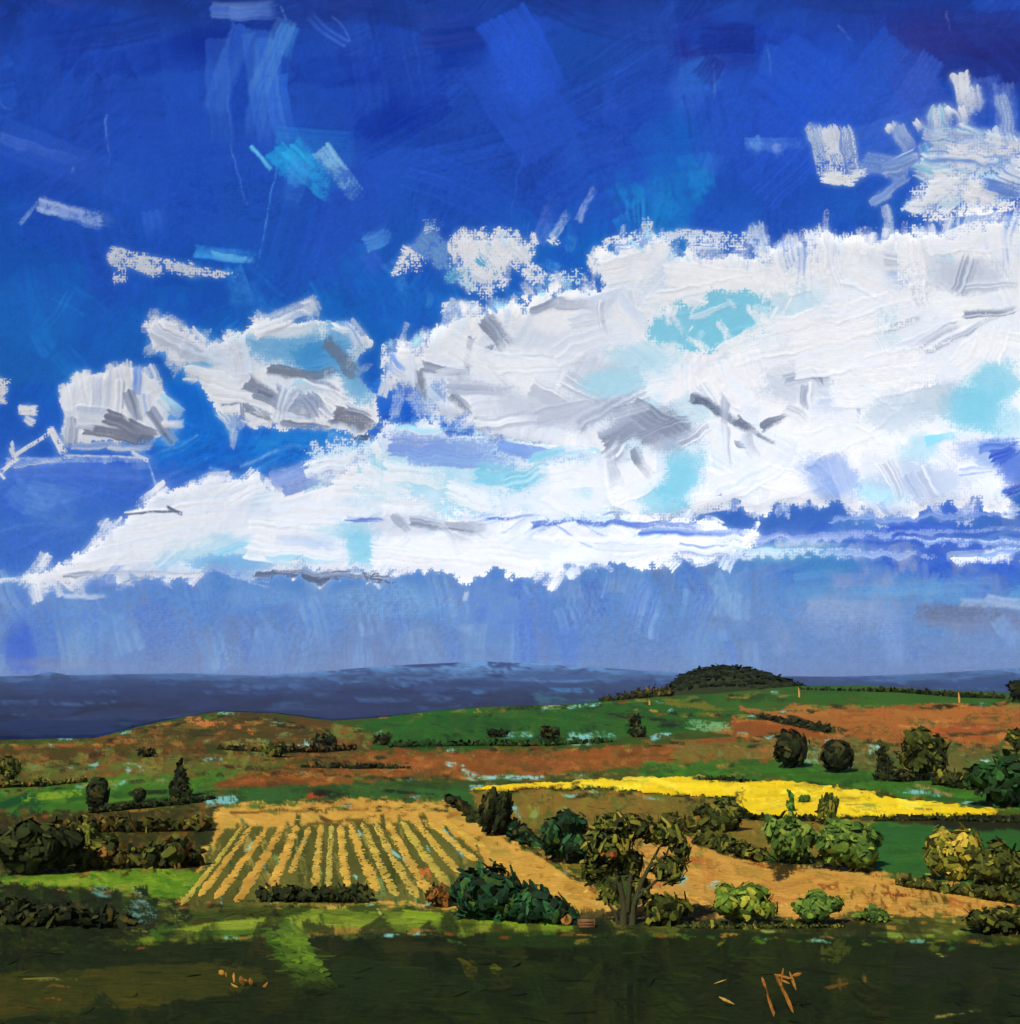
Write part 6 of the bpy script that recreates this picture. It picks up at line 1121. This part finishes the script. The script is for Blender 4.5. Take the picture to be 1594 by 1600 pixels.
for (x, y, h, l) in [(1249, 1090, 15, 'small ochre post at the right foot of the wooded hill'), (1499, 1098, 16, 'small ochre post on the skyline near the right edge'), (1015, 1102, 8, 'tiny orange post left of the wooded hill')]:
    p = ground_at(x, y); sc = mpp(p)
    v, q = tube([(0, 0, -.3), (.1 * sc, 0, h * .5 * sc), (-.6 * sc, 0, h * sc)], [1.7 * sc, 1.5 * sc, .7 * sc], 6)
    o = build('post', v, q, M_bark, np.broadcast_to(lin((196, 140, 66)), (len(v), 3))); o.location = p; tag(o, l, 'post', 'posts on the skyline')

# --- dry reeds and grass in the dark foreground
def tuft(label, px, py, blades, pal, cat='dry grass', wd=4):
    p = ground_at(px, py); sc = mpp(p); C0, U, ln = [], [], []
    for (x0, y0, x1, y1) in blades:
        a = np.array([(x0 - px) * sc, rng.uniform(-3, 3) * sc, (py - y0) * sc]); b = np.array([(x1 - px) * sc, rng.uniform(-3, 3) * sc, (py - y1) * sc])
        C0.append((a + b) / 2); U.append(unit(b - a)); ln.append(np.linalg.norm(b - a))
    C0, U, ln = map(np.array, (C0, U, ln)); n = len(C0)
    W = unit(np.cross(np.tile([.15, -1, .2], (n, 1)), U))
    root = empty('grass_tuft', p); tag(root, label, cat, 'dry grass tufts in the dark foreground')
    wds = wd * .8 * sc * rng.uniform(.5, 1.5, n); cs = palette(pal, n, .1)
    for k in range(n):
        v, q, c = dab_mesh(C0[k:k + 1], U[k:k + 1], W[k:k + 1], ln[k:k + 1], wds[k:k + 1], cs[k:k + 1], curl=.3, tip=.25)
        build('blade', v, q, M_straw, c, root)
OC = [((146, 98, 50), 3), ((118, 84, 42), 2), ((166, 118, 62), 1)]
tuft('tall forked ochre grass clump in the dark foreground on the right', 1228, 1586, [(1212, 1526, 1240, 1532), (1226, 1516, 1222, 1546), (1236, 1522, 1246, 1550), (1218, 1530, 1228, 1560), (1226, 1548, 1238, 1582), (1214, 1526, 1224, 1546), (1240, 1528, 1254, 1524), (1222, 1534, 1236, 1540), (1232, 1560, 1240, 1584)], OC, wd=6)
tuft('two slender ochre blades left of the forked clump', 1200, 1590, [(1194, 1534, 1204, 1566), (1200, 1556, 1210, 1590), (1192, 1530, 1198, 1546), (1206, 1572, 1212, 1588)], OC, wd=4)
tuft('single bright straw blade lying in the dark foreground', 1138, 1574, [(1124, 1558, 1148, 1570), (1116, 1538, 1136, 1532)], [((180, 148, 86), 1)], wd=4)
tuft('short row of ochre grass tips in the dark foreground on the left', 372, 1544, [(352, 1520, 354, 1528), (364, 1522, 366, 1536), (376, 1526, 380, 1540), (390, 1530, 394, 1542), (372, 1530, 386, 1534), (342, 1518, 350, 1524), (410, 1546, 418, 1536), (360, 1538, 374, 1545)], OC, wd=6)
# green bank running down from the track
q0 = [(412, 1452), (452, 1452), (480, 1480), (500, 1516), (516, 1548), (490, 1552), (468, 1520), (440, 1490)]
pts = inside(q0, 240); base = ground_at(460, 1500); C0 = np.array([ground_at(x, y) for x, y in pts]) - base; C0[:, 2] += .05
U = unit(np.stack([rng.uniform(.1, .7, 240), rng.uniform(-1, -.3, 240), rng.uniform(-.4, .5, 240)], -1)); U[:, 2] = rng.uniform(-.06, .06, 240); U = unit(U); N = unit(rng.normal(size=(240, 3)) * .12 + [0, -.1, 1]); W = unit(np.cross(N, U)); sc = mpp(base)
v, q, c = dab_mesh(C0, U, W, rng.uniform(18, 44, 240) * sc, rng.uniform(12, 30, 240) * sc, lin(sample(LD.c, pts[:, 0], pts[:, 1])) * rng.uniform(.85, 1.2, (240, 1)), curl=.02)
o = build('grass_bank', v, q, M_dark, c); o.location = base; tag(o, 'bright green grass spilling down from the track into the dark foreground', 'grass', kind='stuff')
# rough dark growth over the whole foreground and light growth over the fields
def scatter(name, label, polys, n, ln, wd, zoff=.1, flat=.8, cat='grass', lift=.6, from_land=True):
    A = [];
    for pg, m in polys: A.append(inside(pg, m))
    A = np.concatenate(A); n = len(A); D = np.array([ground_at(x, y) for x, y in A]); sc = D[:, 1] / F
    base = D.mean(0); base[2] = 0
    cc = lin(sample(LD.c, A[:, 0], A[:, 1])) * rng.uniform(.85, 1.18, (n, 1)) * lift
    a = rng.uniform(0, math.pi, n); U = unit(np.stack([np.cos(a), np.sin(a) * .6, rng.uniform(-.5, .5, n) * (1 - flat)], -1)); N = unit(rng.normal(size=(n, 3)) * [.12, .1, 0] + [0, -.05, 1]); W = unit(np.cross(N, U))
    D = D - base; D[:, 2] += zoff
    v, q, c = dab_mesh(D, U, W, ln * rng.uniform(.4, 1.4, n) * sc, wd * rng.uniform(.4, 1.4, n) * sc, cc, curl=.03)
    o = build(name, v, q, M_dark, c); o.location = base; tag(o, label, cat, kind='stuff')
scatter('dark_grass', 'dark green rough grass of the foreground slope', [([(-60, 1480), (1660, 1484), (1660, 1610), (-60, 1610)], 600)], 0, 50, 18, .03, .96, lift=1.0)
scatter('field_growth', 'low tufts and clods over meadows and stubble', [([(-60, 1270), (1660, 1290), (1660, 1450), (-60, 1450)], 2600), ([(-60, 1160), (1660, 1120), (1660, 1270), (-60, 1270)], 2200)], 0, 16, 5, .05, .9, lift=1.03)
print('things', time.time() - T0)

# ------------------------------------------------------------------ air: thin haze over the land
hz = bpy.data.materials.new('haze_air'); hz.use_nodes = True; hn = hz.node_tree; hn.nodes.clear()
pv = hn.nodes.new('ShaderNodeVolumePrincipled'); oo = hn.nodes.new('ShaderNodeOutputMaterial'); hn.links.new(pv.outputs[0], oo.inputs['Volume'])
pv.inputs['Color'].default_value = (.78, .86, 1, 1); pv.inputs['Density'].default_value = 0.000014
v, q = boxmesh(0, 0, 0, 2, 2, 2); v = v * [9000, 6900, 155] + [0, 5500, -5]
v[:, 2] = np.where(v[:, 2] > 0, 125, -170)
o = build('haze', v, q, hz, shade=False); tag(o, 'thin blue haze over the far plain', kind='stuff')
